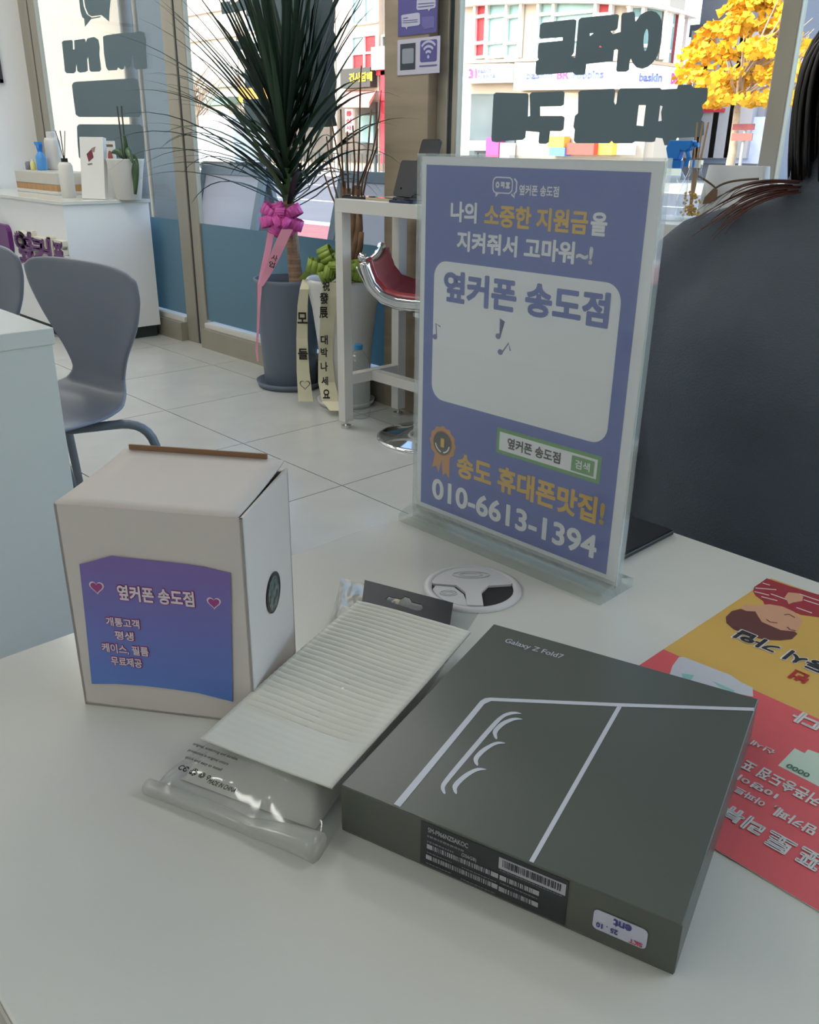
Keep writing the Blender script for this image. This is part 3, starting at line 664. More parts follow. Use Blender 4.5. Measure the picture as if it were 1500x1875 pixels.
# ---- shell chairs
shell_m = mat('slate grey plastic shell', (122, 128, 140), .42, var=.03, scale=4)
leg_m = mat('grey painted steel leg', (112, 120, 128), .4, .2)
def chair(loc, rz, label):
    r = empty('shell_chair', loc, rz, label, 'chair', 'grey shell chairs')
    prof = [(.42, .425, .15), (.405, .442, .185), (.32, .452, .205), (.18, .448, .210), (.06, .447, .198), (-.01, .454, .168), (-.05, .475, .128), (-.068, .51, .108), (-.072, .57, .135), (-.066, .65, .202), (-.058, .72, .238), (-.052, .77, .240), (-.050, .797, .208)]
    def fn(u, v):
        k = v * (len(prof) - 1); i = min(int(k), len(prof) - 2); t = k - i
        f, z, w = (prof[i][j] * (1 - t) + prof[i + 1][j] * t for j in range(3))
        s = (u - .5) * 2; back = min(1, max(0, (z - .46) / .12))
        return (f + back * .018 * abs(s) ** 2, s * w, z + (1 - back) * .012 * abs(s) ** 3 - (.012 * abs(s) ** 4 if v > .93 else 0))
    sh = MB().grid(fn, 14, 24).build('seat_shell', shell_m, r, smooth=True, solid=.011, subsurf=1)
    MB().cyl((.18, 0, .400), .075, .03, 20).build('hub', leg_m, r)
    for sf in (1, -1):
        for sy in (1, -1):
            fx = .20 if sf > 0 else -.19
            ex0 = .36 if sf > 0 else -.035
            k0 = Vector((ex0 - sf * .05, sy * .150, .424))
            pts = [Vector((.18, sy * .03, .414))] + bez(k0, (ex0 - sf * .01, sy * .178, .427), (ex0 + sf * .022, sy * .192, .415), (ex0 + sf * .032, sy * .199, .36), 7) + [Vector((ex0 + sf * .075, sy * .235, 0.012))]
            o = MB().tube(pts, .0115, 10).build('leg', leg_m, r, smooth=True)
            MB().cyl((ex0 + sf * .075, sy * .235, 0), .014, .016, 10).build('foot_cap', black_plastic, o)
    return r
chair((-1.60, .355, 0), math.radians(-81), 'grey shell chair nearest the desk corner, whole backrest in view')
chair((-2.20, .31, 0), math.radians(-78), 'grey shell chair at the picture edge, half hidden behind the other')

# ---- reception counter by the window
ct = empty('reception_counter', (-5.05, 1.73, 0), label='white reception counter with purple raised lettering by the window', cat='counter')
CX, CYF, CZ = -4.245, 1.471, 0.772
counter_m = mat('white counter board', (222, 224, 224), .35, var=.015, scale=2)
MB().box((XL + .02, CYF + .012, .07), (CX - .012, WY - .075, CZ - .018)).build('body', counter_m, ct, world=True)
MB().box((XL + .02, CYF, CZ - .018), (CX, WY - .07, CZ)).build('counter_top', white_lam, ct, world=True, bevel=.002)
MB().box((XL + .03, CYF + .05, 0), (CX - .05, WY - .08, .07)).build('plinth', mat('dark green plinth', (50, 62, 62), .6), ct, world=True)
purple = mat('purple acrylic', (92, 30, 104), .35); cream_edge = mat('cream letter edge', (206, 200, 186), .5)
CFm = Frame((0, CYF + .012, 0), (1, 0, 0), (0, 0, 1))
for ch, pa, pb_ in (('옆', (40, 468), (66, 427)), ('커', (72, 474), (101, 437)), ('폰', (110, 480), (124, 446))):
    rc = CFm.rect([pa, pb_]); rc = (rc[0], rc[1] - .03, rc[2], rc[3])
    grow = (rc[0] - .012, rc[1] - .012, rc[2] + .012, rc[3] + .012)
    V, F_, E_ = glyphs(ch, .06); mb = MB()
    bx0 = min(p[0] for p in V) - .06; bx1 = max(p[0] for p in V) + .06; by0 = min(p[1] for p in V) - .06; by1 = max(p[1] for p in V) + .06
    sx = (grow[2] - grow[0]) / (bx1 - bx0); sy = (grow[3] - grow[1]) / (by1 - by0)
    for a, b in E_:
        p, q = Vector(V[a]), Vector(V[b]); d = q - p
        if d.length < 1e-6: continue
        n = Vector((-d.y, d.x)).normalized() * .06; d = d.normalized() * .03
        c4 = [p - n - d, q - n + d, q + n + d, p + n - d]; c4 = [(grow[0] + (v.x - bx0) * sx, grow[1] + (v.y - by0) * sy) for v in c4]
        mb.add([CFm.pt(*v, 0) for v in c4] + [CFm.pt(*v, .028) for v in c4], [(4, 5, 6, 7), (0, 1, 5, 4), (1, 2, 6, 5), (2, 3, 7, 6), (3, 0, 4, 7)])
    lt = mb.build('raised_letter', cream_edge, ct, world=True)
    f2 = Frame(CFm.pt(0, 0, .0285), CFm.ux, CFm.uy); writing('letter_face', ch, f2, rc, purple, lt, bold=.055, h=.0008, world=True)
rc = CFm.rect([(-40, 440), (20, 412)])
bub = MB().poly([round_rect(rc[0], rc[1] - .04, rc[2], rc[3], .05)], CFm, 0, .028).build('logo_bubble', purple, ct, world=True)

# ---- things on the counter
def cpt(px, y, z=CZ): p = at(px, 340, 1, y); return Vector((p.x, y, z))
wood = mat('bamboo strip', (176, 134, 88), .5, var=.12, scale=6, stretch=(8, 1, 1))
a, b = cpt(30, 1.70), cpt(104, 1.70)
ty_ = empty('storage_box', ((a.x + b.x) / 2, 1.80, CZ), label='long low white storage box with bamboo band on the counter', cat='box')
zt_ = at(60, 313, 1, 1.72).z
MB().box((a.x, 1.70, CZ), (b.x, 1.96, CZ + .02)).build('base', white_metal, ty_, world=True, bevel=.004)
MB().box((a.x + .004, 1.703, CZ + .02), (b.x - .004, 1.957, CZ + .055)).build('bamboo_band', wood, ty_, world=True)
MB().box((a.x, 1.70, CZ + .055), (b.x, 1.96, zt_)).build('lid', mat('pale grey lid', (190, 186, 176), .5), ty_, world=True, bevel=.006)
blue_pl = mat('bright blue plastic', (28, 122, 205), .35); blue_clear = mat('blue clear plastic', (84, 150, 214), .25)
def trigger_spray(px, y, z, h, body_m, head_m, label, flip=1, rw=.032):
    p = cpt(px, y, z); r = empty('spray_bottle', p, 0.0, label, 'bottle', 'trigger spray bottles')
    MB().lathe([(rw * .92, 0), (rw, .006), (rw, h * .42), (rw * .96, h * .5), (rw * .5, h * .63), (rw * .42, h * .68)], n=24).build('bottle', body_m, r, smooth=True)
    MB().lathe([(rw * .5, h * .66), (rw * .52, h * .76)], n=20).build('collar', head_m, r)
    f = Frame((0, .012, 0), (flip, 0, 0), (0, 0, 1)) if flip > 0 else Frame((0, -.012, 0), (-1, 0, 0), (0, 0, 1))
    t = h * .24; z0 = h * .76
    MB().poly([[(-.018, z0), (.012, z0), (.016, z0 + t * .5), (.03, z0 + t * .42), (.045, z0 + t * .6), (.05, z0 + t), (-.02, z0 + t), (-.028, z0 + t * .6)]], f, 0, .024).build('trigger_head', head_m, r, bevel=.003)
    MB().tube([(flip * .03, 0, z0 + t * .5), (flip * .038, 0, z0 + t * .15), (flip * .03, 0, z0 - t * .3)], [.006, .006, .004], 8).build('trigger', head_m, r)
    MB().cyl((flip * .05, 0, z0 + t * .78), .006, .012, 10, 'X').build('nozzle', head_m, r)
    return r
trigger_spray(82, 1.83, zt_, .165, blue_clear, blue_pl, 'small all-blue spray bottle on the storage box lid', -1)
for k, (px, c, lb) in enumerate([(57, (120, 116, 130), 'small grey bottle on the storage box, beside yellow one'), (66, (214, 212, 130), 'small pale yellow bottle on the storage box')]):
    p = cpt(px, 1.80, zt_); r = empty('small_bottle', p, 0, lb, 'bottle', 'little bottles on the storage box')
    MB().lathe([(.016, 0), (.017, .004), (.017, .04), (.009, .05)], n=16).build('bottle', mat('bottle %d' % k, c, .4), r, smooth=True); MB().cyl((0, 0, .05), .009, .012, 12).build('cap', paper_white, r)
p = cpt(106, 1.93, zt_ - .0); r = empty('white_dispenser', p, 0, 'tall white bottle at the back of the counter by the window frame', 'bottle')
MB().lathe([(.045, 0), (.048, .01), (.048, .17), (.04, .19)], n=24).build('bottle', white_metal, r, smooth=True); MB().lathe([(.03, .19), (.03, .22), (.024, .225)], n=20).build('cap', white_metal, r)
# reed diffuser
p = cpt(124, 1.66); r = empty('reed_diffuser', p, 0, 'white reed diffuser with black sticks on the reception counter', 'diffuser')
zz = at(124, 297, 1, 1.66).z - CZ
MB().lathe([(.036, 0), (.039, .004), (.039, zz - .02), (.03, zz - .004), (.02, zz)], n=28).build('bottle', white_metal, r, smooth=True); MB().cyl((0, 0, zz), .018, .02, 16).build('collar', black_plastic, r)
for k in range(4): MB().tube([(0, 0, zz), (-.05 + .03 * k, (-.02 if k % 2 else .02), zz + .16)], .0022, 6).build('stick', black_plastic, r)
# white mug behind
p = Vector((b.x + .07, 1.90, CZ)); r = empty('white_mug', p, 0, 'white mug behind the reed diffuser', 'mug'); r.location.z = CZ
MB().lathe([(.04, 0), (.045, .005), (.046, .11), (.042, .11), (.041, .02)], n=24).build('cup', white_metal, r, smooth=True); MB().tube([(.045, 0, .09), (.075, 0, .08), (.075, 0, .04), (.045, 0, .025)], .006, 8).build('handle', white_metal, r, smooth=True)
# phone box display
a, b = cpt(148, 1.70), cpt(190, 1.70); w_ = b.x - a.x; hb = at(170, 250, 1, 1.74).z - CZ
w_ = 40 * (a - CAM).length / FOC
r = empty('display_box', ((a.x + b.x) / 2, 1.70, CZ), math.radians(36), 'white box with a dark red phone picture standing on the counter', 'box')
f = Frame((-w_ / 2, 0, .002), (1, 0, 0), (0, .16, 1)); mb = MB().poly([[(0, 0), (w_, 0), (w_, hb), (0, hb)]], f, -.035, 0)
mb.build('carton', paper_white, r, bevel=.001)
for uv, c, n_ in (([(.28, .55), (.5, .72), (.58, .45), (.36, .30)], (110, 46, 58), 'print_picture'), ([(.5, .74), (.68, .80), (.62, .62), (.54, .62)], (150, 120, 124), 'print_picture'), ([(.3, .24), (.5, .27), (.52, .22), (.32, .19)], (120, 110, 108), 'print_picture')):
    MB().poly([[(u * w_, hb * (.45 + v * .5)) for u, v in uv]], f, .0005, .001).build(n_, mat('print %d' % c[0], c, .6), r)
p = cpt(207, 1.86); r = empty('price_card', p, math.radians(10), 'small white card with a red-brown oval behind the orchid pot', 'card')
ch_ = at(207, 258, 1, 1.86).z - CZ; MB().box((-.05, -.004, 0), (.055, .004, ch_)).build('card', paper_white, r)
cf = Frame((0, -.0045, 0), (1, 0, 0), (0, 0, 1)); MB().poly([ellipse(.012, ch_ - .09, .022, .04)], cf, 0, .001).build('print_oval', mat('brick red print', (160, 84, 70), .6), r); MB().poly([[(-.04, ch_ - .03), (.045, ch_ - .03), (.045, ch_ - .018), (-.04, ch_ - .018)]], cf, 0, .001).build('print_bar', mat('brown print', (110, 84, 70), .6), r)
# orchid
p = cpt(234, 1.86); r = empty('potted_orchid', p, 0, 'white pot with a broad-leaved orchid on the counter corner', 'plant')
hp = at(233, 291, 1, 1.86).z - CZ; rr = 30 * (p - CAM).length / FOC
MB().lathe([(rr * .62, 0), (rr * .66, .005), (rr * .98, hp * .97), (rr, hp), (rr * .92, hp), (rr * .88, hp - .02)], n=32, cap=False).build('pot', white_metal, r, smooth=True)
MB().lathe([(.001, hp - .008), (rr * .9, hp - .012)], n=24, cap=False).build('soil', mat('dark moss', (46, 56, 40), .9, var=.4, scale=40), r)
orchid_m = mat('orchid leaf', (58, 84, 52), .35, var=.15, scale=8)
def broad_leaf(pts, w, parent, m=orchid_m):
    P_ = [Vector(q) for q in pts]
    def fn(u, v):
        k = v * (len(P_) - 1); i = min(int(k), len(P_) - 2); t = k - i; c = P_[i].lerp(P_[i + 1], t); d = (P_[i + 1] - P_[i]).normalized()
        side = d.cross(Vector((0.3, -1, .35))).normalized(); s = (u - .5) * 2; ww_ = w * math.sin(PI * min(.97, .12 + v * .86)) ** .8
        return c + side * s * ww_ + Vector((0, -1, .3)) * (-.012 * s * s)
    return MB().grid(fn, 4, 10).build('leaf', m, parent, smooth=True, solid=.002)
broad_leaf(bez((.02, 0, hp), (.09, 0, hp + .035), (.118, -.012, hp - .05), (.102, -.02, hp - .175), 8), .032, r)
broad_leaf(bez((.02, 0, hp), (.06, -.02, hp + .08), (.09, -.04, hp + .05), (.16, -.04, hp - .02), 8), .022, r)
broad_leaf(bez((0, 0, hp), (.03, -.02, hp + .05), (.05, -.02, hp + .08), (.07, -.03, hp + .12), 8), .024, r)
broad_leaf(bez((-.01, 0, hp), (-.04, -.02, hp + .04), (-.07, -.02, hp + .05), (-.10, -.03, hp + .03), 8), .02, r)
for dx in (-.012, .012): MB().tube([(dx, 0, hp - .02), (dx * 1.6, 0, hp + .12), (dx * 2.0, 0, hp + .26)], .004, 6).build('flower_stem', mat('dark stem', (60, 56, 46), .6), r)

# ---- white bar table by the window
BT = empty('bar_table', (-1.43, 1.83, 0), label='long white bar table with square steel legs along the window', cat='table')
bx0, bx1, by0, by1, bz = -2.14, -0.70, 1.62, 2.03 - .09, .88
by1 = 1.95
MB().box((bx0, by0, bz - .046), (bx1, by1, bz)).build('table_top', white_metal, BT, world=True, bevel=.001)
zs = at(640, 697, 1, by0 + .02).z
for (lx, ly) in ((bx0, by0), (bx0, by1 - .042), (bx1 - .042, by0), (bx1 - .042, by1 - .042)):
    l = MB().box((lx, ly, .03), (lx + .042, ly + .042, bz - .046)).build('leg', white_metal, BT, world=True, bevel=.001)
    MB().lathe([(.021, 0), (.021, .012), (.007, .014), (.007, .032)], (lx + .021, ly + .021, 0), 16).build('foot', chrome, l, world=True, smooth=False)
for lx in (bx0, bx1 - .042): MB().box((lx + .002, by0 + .042, zs - .02), (lx + .040, by1 - .042, zs + .02)).build('side_rail', white_metal, BT, world=True)
MB().box((bx0 + .04, (by0 + by1) / 2 - .02, zs - .02), (bx1 - .04, (by0 + by1) / 2 + .02, zs + .018)).build('stretcher', white_metal, BT, world=True)
# phones and stands on it
def tpt(px, y): q = at(px, 365, 1, y); return Vector((q.x, y, bz))
def flat_phone(px, y, L, Wd, rz, m, label):
    r = empty('display_phone', tpt(px, y), rz, label, 'phone', 'phones shown on the bar table')
    f = Frame((-L / 2, -Wd / 2, 0), (1, 0, 0), (0, 1, 0)); MB().poly([round_rect(0, 0, L, Wd, .012)], f, .0005, .009).build('body', m, r, bevel=.001)
    MB().poly([round_rect(.004, .004, L - .004, Wd - .004, .010)], f, .0092, .0096).build('screen', mat('black glass', (20, 22, 26), .1), r)
    MB().poly([round_rect(.01, .01, .03, .03, .006)], f, .0098, .0125).build('camera_bump', black_plastic, r)
flat_phone(660, 1.70, .145, .07, .05, black_plastic, 'black phone lying flat at the left end of the bar table')
flat_phone(704, 1.70, .14, .07, .02, mat('champagne metal', (186, 176, 146), .35, .3), 'champagne phone lying flat on the bar table')
flat_phone(745, 1.66, .12, .07, 0, mat('navy phone', (36, 46, 78), .35), 'navy phone lying flat in front of the stand')
def stand(px, y, w, h, label, hole=True):
    r = empty('phone_stand', tpt(px, y), math.radians(-6), label, 'stand', 'black phone stands on the bar table'); f = Frame((-w / 2, 0, .015), (1, 0, 0), (0, .32, 1))
    lp = [round_rect(0, 0, w, h, .012)]
    if hole: lp.append(ellipse(w * .35, h * .22, .004, .004, 10))
    MB().poly(lp, f, -.005, .004).build('plate', black_plastic, r); MB().box((-w * .3, -.02, 0), (w * .3, .09, .014)).build('foot', black_plastic, r, bevel=.003)
    MB().tube([(0, .03, .01), (0, .05, h * .5)], .007, 8).build('support', black_plastic, r)
stand(738, 1.72, .115, .125, 'black phone stand in front, with small round hole'); stand(766, 1.87, .11, .20, 'taller black phone stand behind, next to the sign', False)

# ---- bar stool
st = empty('bar_stool', (-1.80, 1.80, 0), math.radians(38), label='chrome bar stool with red padded seat under the bar table', cat='stool')
MB().lathe([(.205, 0), (.205, .006), (.19, .012), (.12, .028), (.06, .05), (.032, .085), (.028, .10)], n=40).build('base', chrome, st, smooth=True)
MB().cyl((0, 0, .09), .025, .40, 20).build('column', chrome, st)
sp = [(-.215, .135), (-.21, .11), (-.19, .06), (-.155, .02), (-.10, .002), (-.03, -.004), (.05, -.002), (.14, .0), (.18, -.012)]
def seatfn(u, v):
    k = u * (len(sp) - 1); i = min(int(k), len(sp) - 2); t = k - i; x = sp[i][0] * (1 - t) + sp[i + 1][0] * t; z = sp[i][1] * (1 - t) + sp[i + 1][1] * t
    s = (v - .5) * 2; return (x, s * .185, .535 + z + .03 * abs(s) ** 3)
red_seat = mat('dark red vinyl', (140, 48, 52), .35, var=.05, scale=10)
MB().grid(seatfn, 24, 12).build('seat', red_seat, st, smooth=True, solid=.045)
for s in (-1, 1): MB().tube([Vector(seatfn(i / 20, .5 + s * .5)) + Vector((0, s * .008, -.012)) for i in range(21)], .019, 8).build('rim', chrome, st, smooth=True)
MB().tube([Vector(seatfn(0, i / 10)) + Vector((-.008, 0, .004)) for i in range(11)], .017, 8).build('rim', chrome, st, smooth=True)
MB().grid(lambda u, v: Vector(seatfn(u, v)) + Vector((-.030 * max(0, 1 - u * 2.2), 0, -.030)), 24, 12).build('seat_shell', chrome, st, smooth=True, solid=.006)
MB().cyl((0, 0, .478), .07, .02, 20).build('seat_plate', chrome, st)

# ---- spray bottle, diffuser and bag at the other end of the bar table
clear_pl = film_mat('clear bottle plastic', tint=(.93, .96, .97), gloss=.05, rough=.08, frost=.035, frost_col=(.8, .84, .85), edge=.8)
q = at(1234, 390, 1, 1.80)
sb = trigger_spray(1232, 1.73, bz, at(1245, 257, 1, 1.73).z - bz, clear_pl, blue_pl, 'clear spray bottle with blue trigger beside the sign', 1, .040)
q = at(1263, 390, 1, 1.83); gd = empty('flower_diffuser', (q.x, 1.83, bz), 0, 'glass diffuser bottle with yellow dried flowers and wooden sticks', 'diffuser')
MB().lathe([(.036, 0), (.04, .006), (.04, .055), (.03, .095), (.017, .125), (.016, .15)], n=24).build('bottle', clear_pl, gd, smooth=True); MB().lathe([(.019, .135), (.019, .155)], n=20).build('collar', chrome, gd)
fm = MB(); rnd = random.Random(4)
for k in range(60): fm.lathe([(.001, -.004), (.005, 0), (.001, .004)], (rnd.gauss(0, .011), rnd.gauss(0, .011), .012 + rnd.random() * .06), 6)
fm.build('dried_flowers', mat('yellow dried flower', (206, 160, 40), .7), gd)['kind'] = 'stuff'
for k in range(3): MB().tube([(0, 0, .02), (-.012 + .014 * k, .004 * k, .25)], .003, 6).build('stick', mat('reed wood', (176, 140, 98), .7), gd)
a, b = at(1283, 380, 1, 1.90), at(1404, 380, 1, 1.90); zt2 = at(1340, 303, 1, 1.90).z
wb = empty('tote_bag', ((a.x + b.x) / 2, 1.90, bz), 0, 'white bag with a brown cord and leaf-shaped tag on the bar table', 'bag')
wb.location.x = min((a.x + b.x) / 2, bx1 + .05); hw = (b.x - a.x) / 2
def bagfn(u, v):
    t = 2 * PI * u; z = v * (zt2 - bz); k = 1 - .12 * v; return (hw * k * abs(math.cos(t)) ** .35 * math.copysign(1, math.cos(t)), .045 * (1 - .6 * v) * abs(math.sin(t)) ** .5 * math.copysign(1, math.sin(t)), z)
bg = MB().grid(bagfn, 36, 8); bg.poly([[(bagfn(i / 36, 1)[0], bagfn(i / 36, 1)[1]) for i in range(36)]], Frame((0, 0, zt2 - bz), (1, 0, 0), (0, 1, 0)))
bg.build('bag_body', mat('white cotton', (206, 208, 206), .8), wb, smooth=True)
cord_m = mat('brown cord', (92, 72, 54), .8)
MB().tube(bez((-hw * .95, -.05, .115), (-hw * .5, -.06, .10), (-hw * .35, -.06, .09), (-hw * .28, -.06, .085), 8) + bez((-hw * .26, -.06, .086), (0, -.06, .105), (hw * .4, -.06, .108), (hw * .9, -.05, .112), 8), .0028, 6).build('cord', cord_m, wb, smooth=True)
MB().poly([[(-hw * .28 - .004, .084), (-hw * .28 + .008, .082), (-hw * .28 + .010, .055), (-hw * .28 - .010, .045), (-hw * .28 - .030, .042), (-hw * .28 - .026, .06)]], Frame((0, -.062, 0), (1, 0, 0), (0, 0, 1)), 0, .003).build('tag', mat('brown leather tag', (112, 86, 62), .7), wb)

# ---- posters on the pillar
PFm = Frame((0, WY - .06, 0), (1, 0, 0), (0, 0, 1))
lil = mat('purple poster print', (84, 80, 140), .5); lilw = mat('lilac white print', (178, 178, 200), .5); lild = mat('dim purple print', (104, 98, 156), .5)
r = empty('poster', PFm.pt(-2.16, 1.5), 0, 'purple poster with speech bubbles on the stone pillar', 'poster')
u0, v0, u1, v1 = PFm.rect([(731, 66), (803, 62)]); v0 = PFm.uv(765, 63)[1]; u0, u1 = PFm.uv(730, 40)[0], PFm.uv(801, 40)[0]
MB().poly([[(u0, v0), (u1, v0), (u1, v0 + .5), (u0, v0 + .5)]], PFm, .0005, .003).build('sheet', lil, r, world=True)
def bubble(pts, m): MB().poly([PFm.uvs(pts, 6.46, 720, 0)], PFm, .0035, .004).build('speech_bubble', m, r, world=True)
bubble([(290, 0), (285, 105), (300, 122), (420, 108), (432, 135), (450, 105), (500, 95), (512, 70), (512, 0)], lilw); bubble([(105, 190), (120, 178), (300, 150), (325, 160), (328, 280), (310, 300), (180, 318), (168, 350), (155, 322), (110, 320)], lilw)
bubble([(350, 205), (480, 190), (500, 210), (495, 340), (470, 325), (380, 350), (345, 290)], lild)
for pts in ([(130, 215), (185, 205), (185, 215), (130, 225)], [(125, 245), (300, 230), (300, 236), (125, 251)], [(125, 270), (300, 255), (300, 261), (125, 276)], [(305, 45), (490, 30), (490, 37), (305, 52)], [(305, 82), (490, 62), (490, 70), (305, 90)]): MB().poly([PFm.uvs(pts, 6.46, 720, 0)], PFm, .0045, .005).build('print_line', lil, r, world=True)
r = empty('notice_cards', PFm.pt(-2.16, 1.35), 0, 'white notice with dark code frame and wireless symbol on the pillar', 'notice')
u0, u1 = PFm.uv(729, 105)[0], PFm.uv(806, 105)[0]; vt, vb = PFm.uv(765, 70)[1], PFm.uv(765, 136)[1]
MB().poly([[(u0, vb), (u1, vb), (u1, vt), (u0, vt)]], PFm, .0005, .003).build('sheet', mat('lilac white card', (186, 184, 200), .5), r, world=True); um = (u0 + u1) / 2; wv = (u1 - u0)
MB().poly([[(u0 + wv * .07, vb + (vt - vb) * .14), (um - wv * .06, vb + (vt - vb) * .14), (um - wv * .06, vt - (vt - vb) * .12), (u0 + wv * .07, vt - (vt - vb) * .12)]], PFm, .0032, .0036).build('code_frame', mat('dark print', (54, 62, 72), .5), r, world=True)
MB().poly([round_rect(u0 + wv * .12, vb + (vt - vb) * .32, um - wv * .10, vt - (vt - vb) * .26, .006)], PFm, .0038, .0042).build('blank_panel', mat('grey print', (140, 146, 156), .5), r, world=True)
MB().poly([round_rect(um + wv * .05, vb + (vt - vb) * .32, u1 - wv * .06, vt - (vt - vb) * .08, .008)], PFm, .0032, .0036).build('symbol_panel', lil, r, world=True)
wc = ((um + wv * .05 + u1 - wv * .06) / 2, vb + (vt - vb) * .46)
for rad in (.018, .034, .05): MB().poly([stroke([(wc[0] + rad * math.cos(t), wc[1] + rad * math.sin(t)) for t in (PI * (.25 + .5 * i / 10) for i in range(11))], .008)], PFm, .0038, .0042).build('wireless_arc', lilw, r, world=True)
MB().poly([ellipse(wc[0], wc[1], .006, .006, 12)], PFm, .0038, .0042).build('wireless_dot', lilw, r, world=True)
MB().poly([[(um + wv * .04, vb + (vt - vb) * .20), (u1 - wv * .05, vb + (vt - vb) * .20), (u1 - wv * .05, vb + (vt - vb) * .235), (um + wv * .04, vb + (vt - vb) * .235)]], PFm, .0038, .0042).build('print_line', lil, r, world=True)
# ================================================================== plants by the window
side_v = Vector((math.cos(YAW), -math.sin(YAW), 0)); depth_v = Vector((math.sin(YAW), math.cos(YAW), 0))
pot_dark = mat('slate blue pot', (100, 110, 124), .45, var=.03, scale=5); pot_white = mat('glazed white pot', (206, 206, 202), .35)
soil = mat('potting soil', (96, 74, 58), .95, var=.4, scale=60, bump=.4, bscale=90)
def ribbon(pts, w, m, name, parent, across=(1, -.6, 0), solid=.0006):
    """strip following pts; w may be a list"""
    P_ = [Vector(p) for p in pts]; ac = Vector(across).normalized(); ws = w if isinstance(w, list) else [w] * len(P_)
    mb = MB(); 
    for i in range(len(P_) - 1):
        a, b = P_[i], P_[i + 1]; mb.add([a - ac * ws[i] / 2, a + ac * ws[i] / 2, b + ac * ws[i + 1] / 2, b - ac * ws[i + 1] / 2], [(0, 1, 2, 3)])
    return mb.build(name, m, parent, world=True, smooth=False, solid=solid)
def bow_loop(c, dirv, L, w, m, parent, tilt):
    """one puffed loop of ribbon"""
    c = Vector(c); d = Vector(dirv).normalized(); vw = -depth_v; ac = d.cross(vw); ac = ac.normalized() if ac.length > .2 else side_v.copy(); ac = (ac + vw * tilt * .5).normalized(); n = ac.cross(d).normalized()
    P_ = [c + d * (L * (1 - math.cos(t)) / 2) + n * (L * .26 * math.sin(t)) for t in (2 * PI * i / 14 for i in range(15))]
    mb = MB()
    for i in range(14):
        wa, wb_ = (w * (.35 + .65 * math.sin(PI * k / 14) ** .6) for k in (i, i + 1))
        mb.add([P_[i] - ac * wa / 2, P_[i] + ac * wa / 2, P_[i + 1] + ac * wb_ / 2, P_[i + 1] - ac * wb_ / 2], [(0, 1, 2, 3)])
    return mb.build('bow_loop', m, parent, world=True, smooth=True, solid=.0006)
ink = mat('black ink', (30, 30, 30), .7)

# ---- tall plant with sword leaves in a slate pot
c1 = at(533, 704, 2, 0); c1 = Vector((c1.x, c1.y, 0)); print('pot1', c1)
pl = empty('potted_dracaena', c1, 0, 'tall plant with long sword leaves in a slate grey pot', 'plant')
H1 = .50
MB().lathe([(.118, .012), (.122, .02), (.148, H1 - .02), (.152, H1), (.143, H1), (.139, H1 - .06)], n=40, cap=False).build('pot', pot_dark, pl, smooth=True)
MB().lathe([(.001, H1 - .05), (.141, H1 - .05)], n=32, cap=False).build('soil', soil, pl)
MB().lathe([(.001, .004), (.14, .004), (.158, .03), (.163, .03), (.150, 0), (.001, 0)], n=40, cap=False).build('saucer', pot_dark, pl, smooth=True)
trunk_m = mat('ringed bark', (150, 122, 98), .85, var=.3, scale=10, stretch=(1, 1, 9), bump=.6, bscale=60)
tt = at(529, 385, 1, c1.y) - c1; tb = at(543, 505, 1, c1.y) - c1
n_ = 26; pts = []; rs = []
for i in range(n_ + 1):
    t = i / n_; pts.append(Vector((tb.x * (1 - t) + tt.x * t, 0, H1 - .05 + (tt.z + .04 - H1 + .05) * t))); rs.append((.031 - .007 * t) * (1 + .06 * (i % 2)))
MB().tube(pts, rs, 14).build('trunk', trunk_m, pl, smooth=False)
leafm = [mat('sword leaf %d' % i, c, .38, var=.12, scale=6) for i, c in enumerate([(30, 52, 38), (40, 66, 42), (24, 42, 34), (58, 84, 46)])]
crown0 = Vector((tt.x, 0, tt.z)); crown_h = .42
MB().tube([crown0, crown0 + Vector((-.01, 0, crown_h))], [.026, .014], 10).build('stem', leafm[3], pl)
rnd = random.Random(11)
NL = 150
for k in range(NL):
    t = (k + .5) / NL; hgt = crown_h * t ** .9
    az = k * 2.39996 + rnd.gauss(0, .15); el = math.radians(22 + 52 * t + rnd.gauss(0, 8))
    L = (.50 + .30 * rnd.random()) * (1.0 + .18 * t)
    out = (side_v * math.cos(az) + depth_v * math.sin(az) * .62)
    # keep off the glass
    base = crown0 + Vector((-.01 * t, 0, hgt)) + out * .012
    d0 = (out * math.cos(el) + Vector((0, 0, math.sin(el)))).normalized()
    droop = (.55 * (1 - t) ** 1.2 + .10) * (.7 + .7 * rnd.random())
    n = 11; p = base.copy(); P_ = [p.copy()]; d = d0.copy()
    for i in range(n):
        p = p + d * (L / n)
        lim = WY - .09 - c1.y
        if p.y > lim: p.y = lim - .002 * i
        P_.append(p.copy()); d = (d + Vector((0, 0, -droop * (i + 1) / n * .34))).normalized()
    wid = .0105 + .004 * rnd.random(); wn_ = d0.cross(Vector((0, 0, 1)));  wn_ = wn_.normalized() if wn_.length > .05 else side_v
    mb = MB(); vs = []; fs = []
    for i, q in enumerate(P_):
        v = i / n; ww2 = wid * (1.0 if v < .35 else max(.04, 1 - ((v - .35) / .65) ** 1.5)) * (.75 + .25 * min(1, v * 5))
        dn = (P_[min(i + 1, n)] - P_[max(i - 1, 0)]).normalized(); nn = wn_.cross(dn).normalized()
        vs += [q - wn_ * ww2 + nn * ww2 * .35, q, q + wn_ * ww2 + nn * ww2 * .35]
        if i: o = (i - 1) * 3; fs += [(o, o + 1, o + 4, o + 3), (o + 1, o + 2, o + 5, o + 4)]
    mb.add(vs, fs).build('leaf', leafm[0 if t > .55 and k % 4 else (k % 4)], pl, smooth=True)
